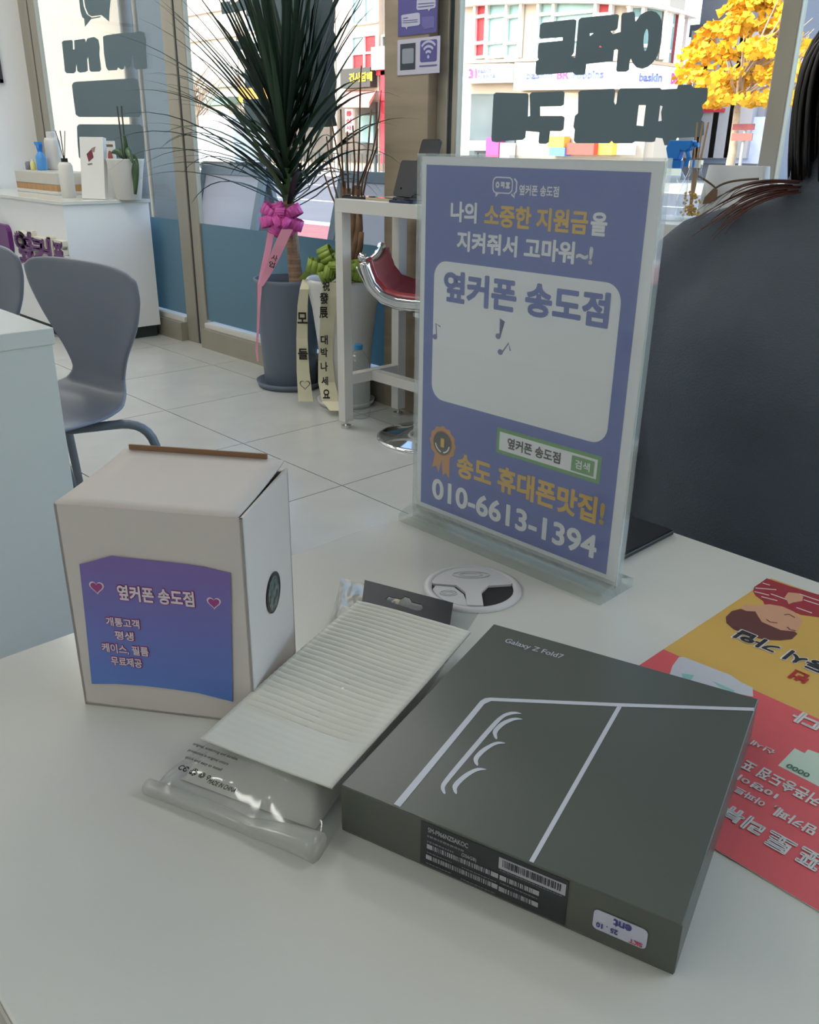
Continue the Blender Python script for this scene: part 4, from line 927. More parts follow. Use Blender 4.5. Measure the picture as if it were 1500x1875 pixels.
# pink bow and tails
pink = mat('pink satin ribbon', (222, 92, 178), .3); pale_pink = mat('pale pink ribbon', (232, 158, 182), .4)
bw = empty('ribbon_bow', c1 + Vector((tt.x, -.06, tt.z - .04)), 0, 'pink satin bow with long tails tied round the plant trunk', 'ribbon')
bc = at(517, 400, 1, c1.y - .06)
sv, uz = side_v, Vector((0, 0, 1)); fw = -depth_v
for dv, L, tl in ((-sv + uz * .6, .10, .5), (-sv * .95 - uz * .2, .10, -.4), (-sv * .6 - uz * .9, .085, .2), (sv * .9 + uz * .5, .095, .4), (sv * .9 - uz * .35, .095, -.3), (sv * .5 - uz * .8, .08, .1), (uz * .8 + fw, .07, .8), (-uz * .2 + fw - sv * .4, .07, -.8), (-uz * .3 + fw + sv * .5, .07, .6), (uz * .9 - sv * .3, .07, .3)):
    bow_loop(bc, dv, L, .048, pink, bw, tl)
MB().tube([bc - sv * .018, bc + sv * .018], .014, 10).build('knot', pink, bw, world=True)
yk_ = c1.y - .10
def tail(pix, y, wpx, m, name, parent):
    P_ = [at(x, yy, 1, y_) for (x, yy), y_ in zip(pix, y if isinstance(y, list) else [y] * len(pix))]
    ws = [w * (p - CAM).length / FOC for w, p in zip(wpx, P_)]
    return ribbon(P_, ws, m, name, parent, across=side_v)
t1 = tail([(498, 418), (490, 460), (482, 495), (476, 520), (474, 560), (472, 610), (470, 640), (472, 662)], [yk_, yk_ - .02, yk_ - .04, yk_ - .06, yk_ - .07, yk_ - .07, yk_ - .07, yk_ - .07], [12, 11, 10, 8, 5, 4, 4, 3], pale_pink, 'tail', bw)
t2 = tail([(526, 420), (512, 450), (499, 480), (487, 505), (478, 524)], [yk_, yk_ - .02, yk_ - .035, yk_ - .05, yk_ - .065], [20, 20, 18, 14, 7], pale_pink, 'tail', bw)
RF = Frame((0, yk_ - .05, 0), side_v, (0, 0, 1)); RF2 = Frame(at(500, 478, 1, yk_ - .042), (.88, 0, .5), (-.45, 0, .89))
for k, ch in enumerate(('사', '업')):
    f = Frame(at(503 - 5 * k, 472 + 12 * k, 1, yk_ - .043) + fw * .012, Vector((side_v.x, side_v.y, -.35)), Vector((.35 * side_v.x, .35 * side_v.y, 1)))
    writing('ribbon_writing', ch, f, (-.012, -.012, .014, .014), ink, bw, bold=.02, h=.0, world=True)

# ---- bare-stemmed plant in a tall white pot, green bow and cream ribbons
c2 = at(634, 738, 2, 0); c2 = Vector((c2.x, c2.y, 0)); print('pot2', c2)
p2 = empty('potted_twigs', c2, 0, 'bare-stemmed plant in a tall white flared pot', 'plant')
H2 = .545
MB().lathe([(.105, .012), (.108, .02), (.108, .12), (.116, .25), (.138, .42), (.158, H2 - .03), (.163, H2 - .01), (.160, H2), (.150, H2), (.146, H2 - .05)], n=40, cap=False).build('pot', pot_white, p2, smooth=True)
MB().lathe([(.001, H2 - .035), (.149, H2 - .035)], n=32, cap=False).build('soil', soil, p2)
MB().lathe([(.001, .004), (.112, .004), (.124, .024), (.128, .024), (.118, 0), (.001, 0)], n=40, cap=False).build('saucer', pot_white, p2, smooth=True)
barkb = mat('brown branch bark', (104, 80, 60), .9, var=.25, scale=20, bump=.5, bscale=80)
def px2(x, y, dy=0.0): return at(x, y, 1, c2.y + dy) - c2
for pix, rs in (([(640, 510), (641, 470), (645, 430), (650, 395), (655, 340)], [.026, .024, .02, .017, .014]), ([(645, 505), (650, 460), (658, 420), (658, 390)], [.02, .018, .016, .013]), ([(638, 505), (634, 440), (628, 390), (629, 335)], [.016, .014, .013, .011]), ([(643, 505), (647, 450), (640, 400), (638, 345)], [.016, .014, .012, .011]), ([(650, 500), (660, 450), (662, 425)], [.014, .012, .011])):
    MB().tube([px2(x, y, .01 * i) for i, (x, y) in enumerate(pix)], rs, 9).build('branch', barkb, p2, smooth=True)
for pix in ([(655, 345), (658, 260), (660, 150), (662, 120)], [(629, 338), (622, 300), (612, 250), (606, 215)], [(638, 348), (636, 290), (636, 240)], [(658, 392), (664, 330), (682, 280), (694, 215), (698, 165)], [(658, 392), (672, 320), (690, 270), (692, 235)], [(645, 360), (650, 300), (646, 230)], [(628, 395), (612, 340), (604, 300), (598, 250)], [(626, 400), (606, 355), (594, 320)], [(655, 345), (672, 300), (680, 200)], [(629, 340), (626, 280), (624, 200)]):
    MB().tube([px2(x, y, .02) for x, y in pix], [.0045, .0038, .0032, .0026, .002][:len(pix)], 6).build('twig', barkb, p2, smooth=True)
green = mat('olive green satin ribbon', (128, 150, 58), .35); cream_r = mat('cream ribbon', (214, 208, 178), .5)
gb = empty('ribbon_bow', c2 + Vector((0, -.12, H2)), 0, 'green satin bow with cream inscribed tails on the white pot', 'ribbon')
bc2 = at(615, 497, 1, c2.y - .11)
for dv, L, tl in ((-sv * .5 + uz * .9, .11, .4), (sv * .3 + uz, .11, -.3), (-sv + uz * .25, .12, .3), (sv + uz * .2, .12, -.3), (sv * 1. - uz * .15 , .12, .5), (-sv * .6 - uz * .25 + fw * .5, .08, .2), (fw + uz * .5, .08, .9), (fw - sv * .5 + uz * .1, .08, -.9), (fw + sv * .7, .09, .6)):
    bow_loop(bc2, dv, L, .055, green, gb, tl)
MB().tube([bc2 - sv * .02, bc2 + sv * .02], .016, 10).build('knot', green, gb, world=True)
tail([(590, 492), (575, 490), (563, 500), (553, 511)], c2.y - .15, [14, 16, 15, 12], green, 'tail', gb)
yl = min(c1.y - .17, c2.y - .17)
ta = tail([(560, 512), (557, 530), (554, 560), (553, 620), (555, 680), (559, 725), (560, 735)], [yl + .02, yl, yl, yl, yl - .005, yl - .01, yl - .012], [12, 16, 18, 20, 23, 26, 27], cream_r, 'tail', gb)
tb_ = tail([(612, 517), (603, 545), (600, 580), (597, 620), (596, 660), (598, 700), (606, 735), (618, 752)], [yl + .01, yl, yl + .01, yl + .03, yl + .035, yl + .03, yl + .02, yl + .01], [36, 30, 26, 24, 26, 30, 32, 28], cream_r, 'tail', gb)
def along(path, py):
    for (xa, ya), (xb, yb) in zip(path, path[1:]):
        if ya <= py <= yb: return xa + (xb - xa) * (py - ya) / (yb - ya)
    return path[-1][0]
PATH_A = [(560, 512), (557, 530), (554, 560), (553, 620), (555, 680), (559, 725), (560, 735)]; PATH_B = [(612, 517), (603, 545), (600, 580), (597, 620), (596, 660), (598, 700), (606, 735), (618, 752)]
def ink_char(ch, px, py, hpx, y, parent=gb, wr=.9, path=PATH_B):
    cxp = along(path, py); p = at(cxp, py, 1, y); s = hpx * (p - CAM).length / FOC; p = p + side_v * ((px - cxp) * (p - CAM).length / FOC) + fw * .004
    writing('ribbon_writing', ch, Frame(p, side_v, (0, 0, 1)), (-s * wr / 2, -s / 2, s * wr / 2, s / 2), ink, parent, bold=.03, h=0.0, world=True)
for ch, x, y in (('모', 554, 582), ('들', 555, 648)): ink_char(ch, x, y, 20, yl - .004, path=PATH_A)
hp_ = at(559, 703, 1, yl - .012) + fw * .012; hs = 10 * (hp_ - CAM).length / FOC
HF = Frame(hp_, side_v, (0, 0, 1)); MB().poly([heart(0, 0, hs), heart(0, 0, hs * .84)[::-1]], HF, 0, .0004).build('ribbon_heart', ink, gb, world=True)
for ch, x, y, h_ in (('祝', 598, 524, 17), ('發', 594, 546, 20), ('展', 593, 572, 20), ('대', 594, 622, 17), ('박', 594, 645, 17), ('나', 594, 671, 17), ('세', 595, 697, 16), ('요', 598, 721, 17)): ink_char(ch, x, y, h_, yl + (-.002 if y < 600 else .018), wr=.75)

# ---- water bottle on the floor
bq = at(667, 766, 2, 0) - Vector((.034, 0, 0)); wbt = empty('water_bottle', (bq.x, bq.y, 0), 0, 'large clear plastic water bottle with blue cap on the floor', 'bottle')
prof = [(.035, .004), (.046, .002), (.050, .02)]
for i in range(9): prof += [(.050, .03 + .02 * i), (.0475, .036 + .02 * i), (.050, .042 + .02 * i)]
prof += [(.050, .215), (.044, .245), (.025, .275), (.016, .285), (.015, .292)]
MB().lathe(prof, n=28).build('bottle', clear_pl, wbt, smooth=True); MB().lathe([(.018, .288), (.019, .291), (.019, .307), (.017, .309)], n=24).build('cap', mat('light blue cap', (60, 146, 200), .4), wbt)
# ================================================================== things on the desk
# ---- upright acrylic sign with poster
SW = 0.021
ex = Vector((math.cos(SW), math.sin(SW), 0)); so = Vector((.105, 0, DZ)) - ex * .105
SG = Frame(so, ex, (0, 0, 1))
sgn = empty('acrylic_sign', so + ex * .105, 0, 'upright clear acrylic stand holding the blue shop poster', 'sign')
acr = film_mat('clear acrylic', tint=(.97, .985, .98), gloss=.03, rough=.02, frost=.10, frost_col=(.75, .77, .76), edge=.5)  # milky part puts the reflection haze over the poster into the sheet
acr_edge = film_mat('acrylic edge', tint=(.95, .97, .96), gloss=.12, rough=.05, frost=.16, frost_col=(.74, .77, .74), edge=.8)
blue = mat('poster blue', (92, 106, 178), .5, var=.03, scale=3); pw = mat('poster white', (236, 236, 240), .5); pyel = mat('poster yellow', (222, 178, 74), .5)
pgreen = mat('poster green', (104, 160, 96), .5); pink_i = mat('poster dark ink', (58, 58, 62), .5)
MB().poly([[(-.002, .008), (.209, .008), (.209, .3015), (-.002, .3015)]], SG, -.0005, .0005).build('poster_sheet', pw, sgn, world=True)
MB().poly([[(-.003, .0072), (.2097, .0072), (.2097, .3027), (-.003, .3027)]], SG, .0018, .0042).build('front_plate', acr, sgn, world=True)
MB().poly([[(-.003, .0072), (.2097, .0072), (.2097, .3027), (-.003, .3027)]], SG, -.0042, -.0018).build('back_plate', acr, sgn, world=True)
for rc in ((-.0036, .0072, -.003, .3032), (.2097, .0072, .2103, .3032), (-.0036, .3027, .2103, .3034)):
    MB().poly([[(rc[0], rc[1]), (rc[2], rc[1]), (rc[2], rc[3]), (rc[0], rc[3])]], SG, -.0042, .0042).build('plate_edge', acr_edge, sgn, world=True)
for hh in ((.0048, .0217), (-.0217, -.0048)):
    f = Frame(SG.pt(0, 0, 0), SG.n, (0, 0, 1)); mb = MB()
    a0, a1 = (hh[0], hh[1]) if hh[0] > 0 else (hh[1], hh[0])
    prof = [(a0, .0003), (a1, .0003), (a1, .0075), (a0, .0135)] if a0 > 0 else [(a1, .0003), (a0, .0003), (a0, .0135), (a1, .0075)]
    mb.poly([prof], f, -.2097, .003).build('base_block', acr_edge, sgn, world=True)
MB().poly([[(-.003, .0003), (.2097, .0003), (.2097, .0072), (-.003, .0072)]], SG, -.0042, .0042).build('base_core', acr_edge, sgn, world=True)
P0 = .0006
pr_ = MB().poly([[(.0035, .0150), (.1993, .0145), (.1993, .2950), (.0030, .2955)]], SG, P0, P0 + .0001).build('poster_print', blue, sgn, world=True)
def sw(name, body_, u0, v0, u1, v1, m, bold=.034, h=.0009): return writing(name, body_, SG, (u0 / 1000, v0 / 1000, u1 / 1000, v1 / 1000), m, pr_, bold=bold, h=h, world=True)
def sp_(name, loops, m, h=.0008): return MB().poly([[(u / 1000, v / 1000) for u, v in l] for l in loops], SG, h, h + .00008).build(name, m, pr_, world=True)
sp_('white_panel', [round_rect(14, 113, 187.5, 225.5, 13)], pw)
sw('lettering', '나의', 30, 255.5, 56.5, 270.3, pw); sw('lettering', '소중한 지원금', 64, 254.5, 156, 270, pyel); sw('lettering', '을', 158, 254.5, 171, 269.5, pw)
sw('lettering', '지켜줘서 고마워~!', 37.5, 234.5, 162, 249.5, pw)
sw('lettering', '옆커폰 송도점', 25, 194.5, 179.5, 219, blue, .042, .0011); sw('lettering', '옆커폰 송도점', 95.5, 277.3, 130, 284.3, pw, .025)
sp_('logo_bubble', [stroke(round_rect(71, 278, 89, 288.5, 3.5) + [(89, 285)], .9)], pw); sp_('logo_bubble', [[(73.5, 278.3), (74, 275), (77.5, 278.3)]], pw); sp_('logo_bubble', [stroke([(90.5, 288), (92.8, 286), (92.8, 279.5), (91, 278), (91.5, 275.5), (88.5, 277.6)], 1.2)], pw)
sw('lettering', 'ㅇㅋㅍ', 73.5, 281.2, 86.8, 285.6, pw, .07)
sp_('search_box', [[(87.3, 83), (185.3, 83), (185.3, 104), (87.3, 104)]], pgreen); sp_('search_field', [[(90.3, 86), (182.3, 86), (182.3, 101), (90.3, 101)]], pw, .001)
sw('lettering', '옆커폰 송도점', 98.7, 89, 150, 98.3, pink_i, .032, .0013); sp_('search_button', [[(160, 87.3), (180, 87.3), (180, 99.2), (160, 99.2)]], pgreen, .0012); sw('lettering', '검색', 163.5, 90, 176.5, 96.8, pw, .02, .0015)
sw('lettering', '송도 휴대폰맛집!', 45.5, 51, 192.5, 73, pyel, .036); sw('lettering', '010-6613-1394', 17.5, 23.2, 189, 42.4, pw, .028)
gold = mat('poster gold', (204, 142, 84), .5); gold2 = mat('poster dark gold', (168, 106, 66), .5)
sp_('medal_ribbon', [[(20, 66), (16.5, 51), (21.5, 54.5), (24.5, 48.5), (28.5, 64)]], gold); sp_('medal_ribbon', [[(27.5, 64), (29.5, 47), (33, 50.5), (37.5, 46), (37, 66)]], gold)
sp_('medal', [[(28.5 + (14.6 + .7 * math.cos(12 * t)) * math.cos(t), 76 + (14.6 + .7 * math.cos(12 * t)) * math.sin(t)) for t in (2 * PI * i / 72 for i in range(72))]], gold, .0009); sp_('medal', [ellipse(28.5, 76, 11.2, 11.2)], gold2, .0010); sp_('medal', [ellipse(28.5, 76, 10.2, 10.2)], pink_i, .0011)
sw('lettering', '1', 26.6, 72.5, 30.6, 80.5, pyel, .06, .0013)
sp_('laurel', [stroke([(28.5 + 8 * math.cos(t), 76 + 8 * math.sin(t)) for t in (PI * (1.05 + .4 * i / 8) for i in range(9))], 1.2)], pw, .0012); sp_('laurel', [stroke([(28.5 + 8 * math.cos(t), 76 + 8 * math.sin(t)) for t in (PI * (1.55 + .4 * i / 8) for i in range(9))], 1.2)], pw, .0012)
nt_m = mat('note violet', (112, 104, 156), .5)
for pts in ([(917, 616), (918, 583), (926, 590)], [(921, 645), (933, 628), (936, 642)], [(801, 617), (800, 592), (808, 598)]):
    q = [SG.uv(*p) for p in pts]; MB().poly([stroke(q, .0012)], SG, .0009, .001).build('music_note', nt_m, pr_, world=True); MB().poly([ellipse(q[0][0] - .0018, q[0][1], .0026, .0022, 14)], SG, .0009, .001).build('music_note', nt_m, pr_, world=True)

# ---- white gift box with sticker
BO = Vector((.0747, -.3484, DZ)); BA = .6437; bw_, bd, bh = .1058, .0797, .1287
e1 = Vector((math.cos(BA), math.sin(BA), 0)); e2 = Vector((-math.sin(BA), math.cos(BA), 0)); ez = Vector((0, 0, 1))
gx = empty('gift_box', BO + e1 * bw_ / 2 + e2 * bd / 2, BA, 'white cardboard box with purple shop sticker on the desk', 'box')
carton = mat('white carton', (206, 200, 194), .75, var=.02, scale=12); kraft = mat('kraft edge', (140, 108, 82), .9)
T = .0016
for nm, o_, a_, b_, c_ in (('front_panel', BO, e1 * bw_, e2 * T, ez * bh), ('side_panel', BO + e1 * (bw_ - T), e1 * T, e2 * bd, ez * bh), ('side_panel', BO, e1 * T, e2 * bd, ez * bh), ('back_panel', BO + e2 * (bd - T), e1 * bw_, e2 * T, ez * (bh - .002)), ('bottom_panel', BO, e1 * bw_, e2 * bd, ez * T)):
    MB().obox(o_, a_, b_, c_).build(nm, carton, gx, world=True)
lidz = bh - T
lid_pts = lambda s, t: BO + e1 * (.0005 + (bw_ - .003) * s) + e2 * ((bd + .0015) * t) + ez * (bh + .0002 + .0035 * t ** 2)
lid = MB().grid(lambda u, v: lid_pts(u, v), 8, 8).build('lid', carton, gx, world=True, solid=.0014, smooth=True)
MB().obox(BO + e1 * .004 + e2 * (bd + .0006) + ez * (bh - .012), e1 * (bw_ * .84), e2 * .0014, ez * .0195).build('lid_flap_edge', kraft, gx, world=True)
FF = Frame(BO, e1, ez); FS = Frame(BO + e1 * bw_, e2, ez)
# printed sticker: purple fading to blue
m = bpy.data.materials.new('purple to blue print'); m.use_nodes = True; nt = m.node_tree; b_ = nt.nodes['Principled BSDF']; b_.inputs['Roughness'].default_value = .45
tc = nt.nodes.new('ShaderNodeNewGeometry'); sx_ = nt.nodes.new('ShaderNodeSeparateXYZ'); mr = nt.nodes.new('ShaderNodeMapRange'); cr_ = nt.nodes.new('ShaderNodeValToRGB')
nt.links.new(tc.outputs['Position'], sx_.inputs[0]); nt.links.new(sx_.outputs['Z'], mr.inputs['Value']); mr.inputs['From Min'].default_value = DZ + .018; mr.inputs['From Max'].default_value = DZ + .10
nt.links.new(mr.outputs[0], cr_.inputs[0]); cr_.color_ramp.elements[0].color = (*lin((88, 124, 198)), 1); cr_.color_ramp.elements[1].color = (*lin((126, 104, 170)), 1); nt.links.new(cr_.outputs[0], b_.inputs['Base Color'])
stk = MB().poly([FF.uvs([(268, 1352), (400, 1352), (550, 1362), (700, 1380), (850, 1402), (1040, 1450), (1035, 1100), (1028, 745), (880, 710), (780, 695), (375, 650), (200, 697), (235, 1020)], 3, 80, 800)], FF, .0006, .0009).build('sticker', m, gx, world=True)
st_w = mat('sticker white', (226, 216, 226), .5); st_m = mat('sticker magenta', (158, 66, 128), .5)
def st_text(t, pts, b=.022):
    rc = FF.rect([(x / 3 + 80, y / 3 + 800) for x, y in pts]); g = .0006
    writing('lettering', t, FF, (rc[0] - g, rc[1] - g, rc[2] + g, rc[3] + g), st_m, stk, bold=b + .045, h=.0010, world=True); writing('lettering', t, FF, rc, st_w, stk, bold=b, h=.0013, world=True)
st_text('옆커폰 송도점', [(415, 805), (415, 882), (828, 850), (826, 930)], .032); st_text('개통고객', [(352, 985), (352, 1030), (528, 1000), (526, 1045)]); st_text('평생', [(400, 1060), (400, 1105), (497, 1068), (496, 1114)]); st_text('케이스, 필름', [(330, 1135), (330, 1175), (578, 1150), (576, 1195)]); st_text('무료제공', [(380, 1205), (380, 1245), (542, 1215), (540, 1262)])
for cx_, cy_, s_ in ((297, 820, .0047), (940, 905, .0043)):
    u, v = FF.uv(cx_ / 3 + 80, cy_ / 3 + 800); MB().poly([heart(u, v, s_)], FF, .0011, .0012).build('heart_print', st_w, stk, world=True); MB().poly([heart(u, v, s_ * .8)], FF, .0013, .0014).build('heart_print', st_m, stk, world=True)
u, v = FS.uv(499.5, 1084.5)
holo = mat('silver flecked black foil', (92, 104, 100), .35, .2, var=.95, scale=260)
sl = MB().poly([ellipse(u, v, .0125, .0125, 32)], FS, .0003, .0008).build('seal_sticker', mat('black foil rim', (30, 32, 32), .3), gx, world=True); MB().poly([ellipse(u - .001, v, .0095, .0108, 28)], FS, .0009, .001).build('foil_print', holo, sl, world=True)

# ---- phone box
QO = Vector((.2581, -.3018, DZ)); QA = .2995; qw, qd, qh = .1608, .1759, .0279
q1 = Vector((math.cos(QA), math.sin(QA), 0)); q2 = Vector((-math.sin(QA), math.cos(QA), 0))
px_ = empty('phone_box', QO + q1 * qw / 2 + q2 * qd / 2, QA, 'flat dark grey phone box with white line drawing on the desk', 'box')
card_dk = mat('dark olive grey card', (84, 89, 81), .33, var=.02, scale=8, bump=.01, bscale=900)
MB().obox(QO + q1 * .0004 + q2 * .0004 + ez * .0006, q1 * (qw - .0008), q2 * (qd - .0008), ez * .004).build('tray', card_dk, px_, world=True)
MB().obox(QO + ez * .0012, q1 * qw, q2 * qd, ez * (qh - .0012)).build('lid', card_dk, px_, world=True, bevel=.0006)
PT = Frame(QO + ez * qh, q1, q2); PS = Frame(QO, q1, ez); PSr = Frame(QO, -q1, -ez); PSr = Frame(QO, q1, ez)
silver = mat('silver print', (196, 200, 208), .4)
art = [[(222, 645), (243, 655), (525, 310), (548, 300), (985, 319), (1428, 333), (1429, 323), (985, 308), (545, 289), (527, 291), (512, 300)], [(985, 320), (970, 318), (675, 836), (690, 842)],
       [(655, 343), (622, 334), (585, 344), (545, 380), (385, 568), (377, 592), (390, 613), (396, 610), (391, 590), (402, 573), (560, 386), (592, 352), (625, 343)], [(660, 362), (625, 354), (580, 370), (551, 400), (556, 418), (564, 429), (569, 427), (566, 405), (592, 379), (627, 363)],
       [(603, 442), (565, 434), (515, 460), (487, 490), (491, 508), (501, 518), (505, 515), (502, 496), (527, 469), (565, 444)], [(540, 530), (500, 522), (455, 545), (417, 580), (420, 600), (429, 613), (434, 610), (432, 589), (464, 557), (502, 533)]]
for k_, l in enumerate(art): MB().poly([PT.uvs(chaikin(l) if k_ > 1 else l, 1.829, 600, 1120)], PT, .0001, .00025).build('line_drawing', silver, px_, world=True)
rc = PT.rect([(592 / 1.829 + 600, 103 / 1.829 + 1120), (785 / 1.829 + 600, 155 / 1.829 + 1120), (598 / 1.829 + 600, 90 / 1.829 + 1120)])
u0, v0 = PT.uv(590 / 1.829 + 600, 104 / 1.829 + 1120); u1, _ = PT.uv(783 / 1.829 + 600, 160 / 1.829 + 1120)
writing('lettering', 'Galaxy Z Fold7', PT, (u0, v0 - .0012, u1, v0 + .0055), silver, px_, bold=.012, h=.0003, world=True)
lab = mat('black label', (46, 48, 52), .35)
def c5(pts): return [(x / 3 + 760, y / 3 + 1480) for x, y in pts]
rc = PS.rect(c5([(45, 75), (30, 300), (842, 405), (822, 640)])); ll = MB().poly([[(rc[0], .0022), (rc[2], .0022), (rc[2], qh - .0008), (rc[0], qh - .0008)]], PS, .0002, .0004).build('spec_label', lab, px_, world=True)
lw = mat('label print', (168, 172, 176), .5)
writing('lettering', 'SM-F966NZSAKOC', PS, PS.rect(c5([(75, 108), (75, 125), (295, 190), (295, 210)])), lw, ll, bold=.02, h=.0006, world=True)
u0 = PS.uv(*c5([(75, 130)])[0])[0]
def faint(pa, pb2, h_, seed):
    (ua, va), (ub, vb) = PS.uv(*c5([pa])[0]), PS.uv(*c5([pb2])[0]); rn = random.Random(seed); mb = MB(); u = ua
    while u < ub:
        w = rn.choice((.0008, .0012, .0016)); mb.poly([[(u, va - h_), (min(u + w, ub), va - h_), (min(u + w, ub), va), (u, va)]], PS, .0006, .0007); u += w + .0004
    mb.build('faint_print', mat('faint label print', (112, 115, 118), .5), ll, world=True)['kind'] = 'stuff'
faint((72, 140), (275, 235), .0012, 3); faint((70, 170), (215, 235), .0011, 4)
writing('lettering', '(256GB)', PS, PS.rect(c5([(260, 243), (260, 262), (340, 272), (340, 292)])), lw, ll, bold=.015, h=.0006, world=True)
def barcode(pa, pb2, h_, seed, inv=False, quiet=.06):
    (ua, va), (ub, vb) = PS.uv(*c5([pa])[0]), PS.uv(*c5([pb2])[0]); rn = random.Random(seed); mb = MB(); u = ua + (ub - ua) * quiet; v = (va + vb) / 2
    if inv: MB().poly([[(ua, v - h_), (ub, v - h_), (ub, v), (ua, v)]], PS, .0005, .0006).build('barcode_panel', lw, ll, world=True); v -= h_ * .12; h_ *= .62
    while u < ub - (ub - ua) * quiet:
        w = rn.choice((.00022, .00035, .0006)); mb.poly([[(u, v - h_), (u + w, v - h_), (u + w, v), (u, v)]], PS, .0007, .0008); u += w + rn.choice((.00022, .0004, .0006))
    if not inv:
        for a_, b_ in ((ua, ua + .0028), (ub - .0028, ub)): mb.poly([[(a_, v - h_), (b_, v - h_), (b_, v), (a_, v)]], PS, .0007, .0008)
    mb.build('barcode', lab if inv else lw, ll, world=True)['kind'] = 'stuff'
barcode((465, 268), (835, 410), .0062, 1, True); barcode((70, 198), (462, 345), .0026, 2); barcode((470, 355), (686, 455), .0026, 3); barcode((65, 255), (458, 405), .0026, 4); barcode((465, 420), (680, 515), .0026, 5)
for pa, pb2 in (((70, 232), (205, 285)), ((260, 315), (450, 390)), ((470, 400), (680, 490)), ((65, 290), (205, 350)), ((255, 378), (445, 455)), ((470, 330), (810, 480))):
    faint(pa, pb2, .0006, pa[0])
(ua, va), (ub, vb) = PS.uv(*c5([(988, 545)])[0]), PS.uv(*c5([(1268, 775)])[0])
sk = MB().poly([round_rect(ua, min(va, vb) , ub, max(va, PS.uv(*c5([(1285, 690)])[0])[1]), .0022)], PS, .0003, .0005).build('carrier_sticker', mat('silver white sticker', (188, 190, 206), .4), px_, world=True)
PR = Frame(QO, -q1, -ez)
PR.n = PS.n.copy()
ink_b = mat('navy print', (70, 70, 140), .5); ink_r = mat('red print', (196, 70, 90), .5)
def flipped(t, pts, m):
    rc = PS.rect(c5(pts)); f = Frame(PS.pt(rc[2], rc[3], 0), -q1, -ez); writing('lettering', t, f, (0, 0, rc[2] - rc[0], rc[3] - rc[1]), m, sk, bold=.03, h=.0008, world=True)
flipped('ent', [(1095, 600), (1100, 640), (1195, 640), (1190, 672)], ink_b); flipped('25 . 10', [(1000, 615), (1000, 640), (1118, 672), (1115, 692)], ink_b); flipped('SKT', [(1180, 705), (1180, 725), (1250, 740), (1250, 760)], ink_r)

# ---- film package: clear sleeve, padded white sheet, black hanger tab
A_, B_, C_, D_ = (Vector((.050, -.133, DZ)), Vector((.158, -.093, DZ)), Vector((.262, -.318, DZ)), Vector((.172, -.354, DZ)))   # far left, far right, near right, near left
D_ = Vector((.170, -.358, DZ)); C_ = Vector((.266, -.3215, DZ))
pk = empty('film_package', (A_ + C_) / 2, 0, 'clear plastic sleeve with padded white sheet lying beside the phone box', 'package')
rnd = random.Random(21); ph_ = [rnd.random() * 6 for _ in range(8)]
def quad(u, v): return (A_ * (1 - u) + B_ * u) * (1 - v) + (D_ * (1 - u) + C_ * u) * v + Vector((.027, .008, 0)) * (math.sin(PI * v) * (1 - u) ** 1.5)
def sleeve_top(u, v):
    e = (math.sin(PI * min(max(u, 0), 1)) ** .35) * (1 if v > .12 else (v / .12) ** .6) ; k = .0045 + .0150 * min(1, max(0, (v - .1) / .3)); cr2 = .0007 * (math.sin(23 * u + 9 * v + ph_[0]) + math.sin(41 * v - 13 * u + ph_[1]) * .6 + math.sin(60 * u + ph_[2]) * .4)
    end = 1 if v < .93 else max(.25, 1 - ((v - .93) / .07) ** 2 * .9)
    return quad(u, v) + ez * (.0008 + (k * e * end + cr2 * e * end))
sleeve_m = film_mat('crinkled clear film', tint=(.96, .97, .97), gloss=.07, rough=.10, frost=.16, frost_col=(.78, .8, .78), edge=.55)
MB().grid(sleeve_top, 40, 60).build('sleeve_top', sleeve_m, pk, world=True, smooth=True)
MB().grid(lambda u, v: quad(u, v) + ez * .0006, 10, 10).build('sleeve_bottom', sleeve_m, pk, world=True)
# inner foam block seen through the near end
foam = mat('grey white foam', (196, 198, 190), .7, var=.04, scale=60)
def inner(u, v): q = quad(.06 + .84 * u, .16 + .78 * v); return q + ez * (.0012 + .0150 * min(1, 8 * min(u, 1 - u, v, 1 - v)) ** .6)
MB().grid(inner, 30, 40).build('foam_block', foam, pk, world=True, smooth=True)
# rolled seam at the near end
seam = [quad(u, 1.0) + Vector((0, 0, .004 + .0035 * abs(math.sin(5 * u)) * (1 if u > .6 else .3))) for u in (i / 24 for i in range(25))]
MB().tube(seam, [.0042 + .003 * max(0, (i - 14) / 10) for i in range(25)], 8).build('end_seam', film_mat('milky seam', tint=(.95, .96, .95), gloss=.08, rough=.15, frost=.55, frost_col=(.74, .76, .72), edge=.6), pk, world=True, smooth=True)
pad = [at(655, 1103, 2, DZ + .0195), at(862, 1160, 2, DZ + .0195), at(608, 1447, 2, DZ + .0215), at(367, 1352, 2, DZ + .0215)]
def padfn(u, v):
    q = (pad[0] * (1 - u) + pad[1] * u) * (1 - v) + (pad[3] * (1 - u) + pad[2] * u) * v; edge = min(1, 14 * min(u, 1 - u)) * (1 if u < .88 else .25)
    rip = .00085 * math.sin(2 * PI * v * 34 + .5 * math.sin(u * 7)) * edge * (1 if v < .80 else .15)
    return q + ez * (rip + .0008 * math.sin(3 * u + 4 * v))
pd = MB().grid(padfn, 30, 272).build('padded_sheet', mat('white tissue foam', (216, 218, 208), .85, var=.015, scale=80), pk, world=True, smooth=True)
pd.modifiers.new('solid', 'SOLIDIFY').thickness = .0012
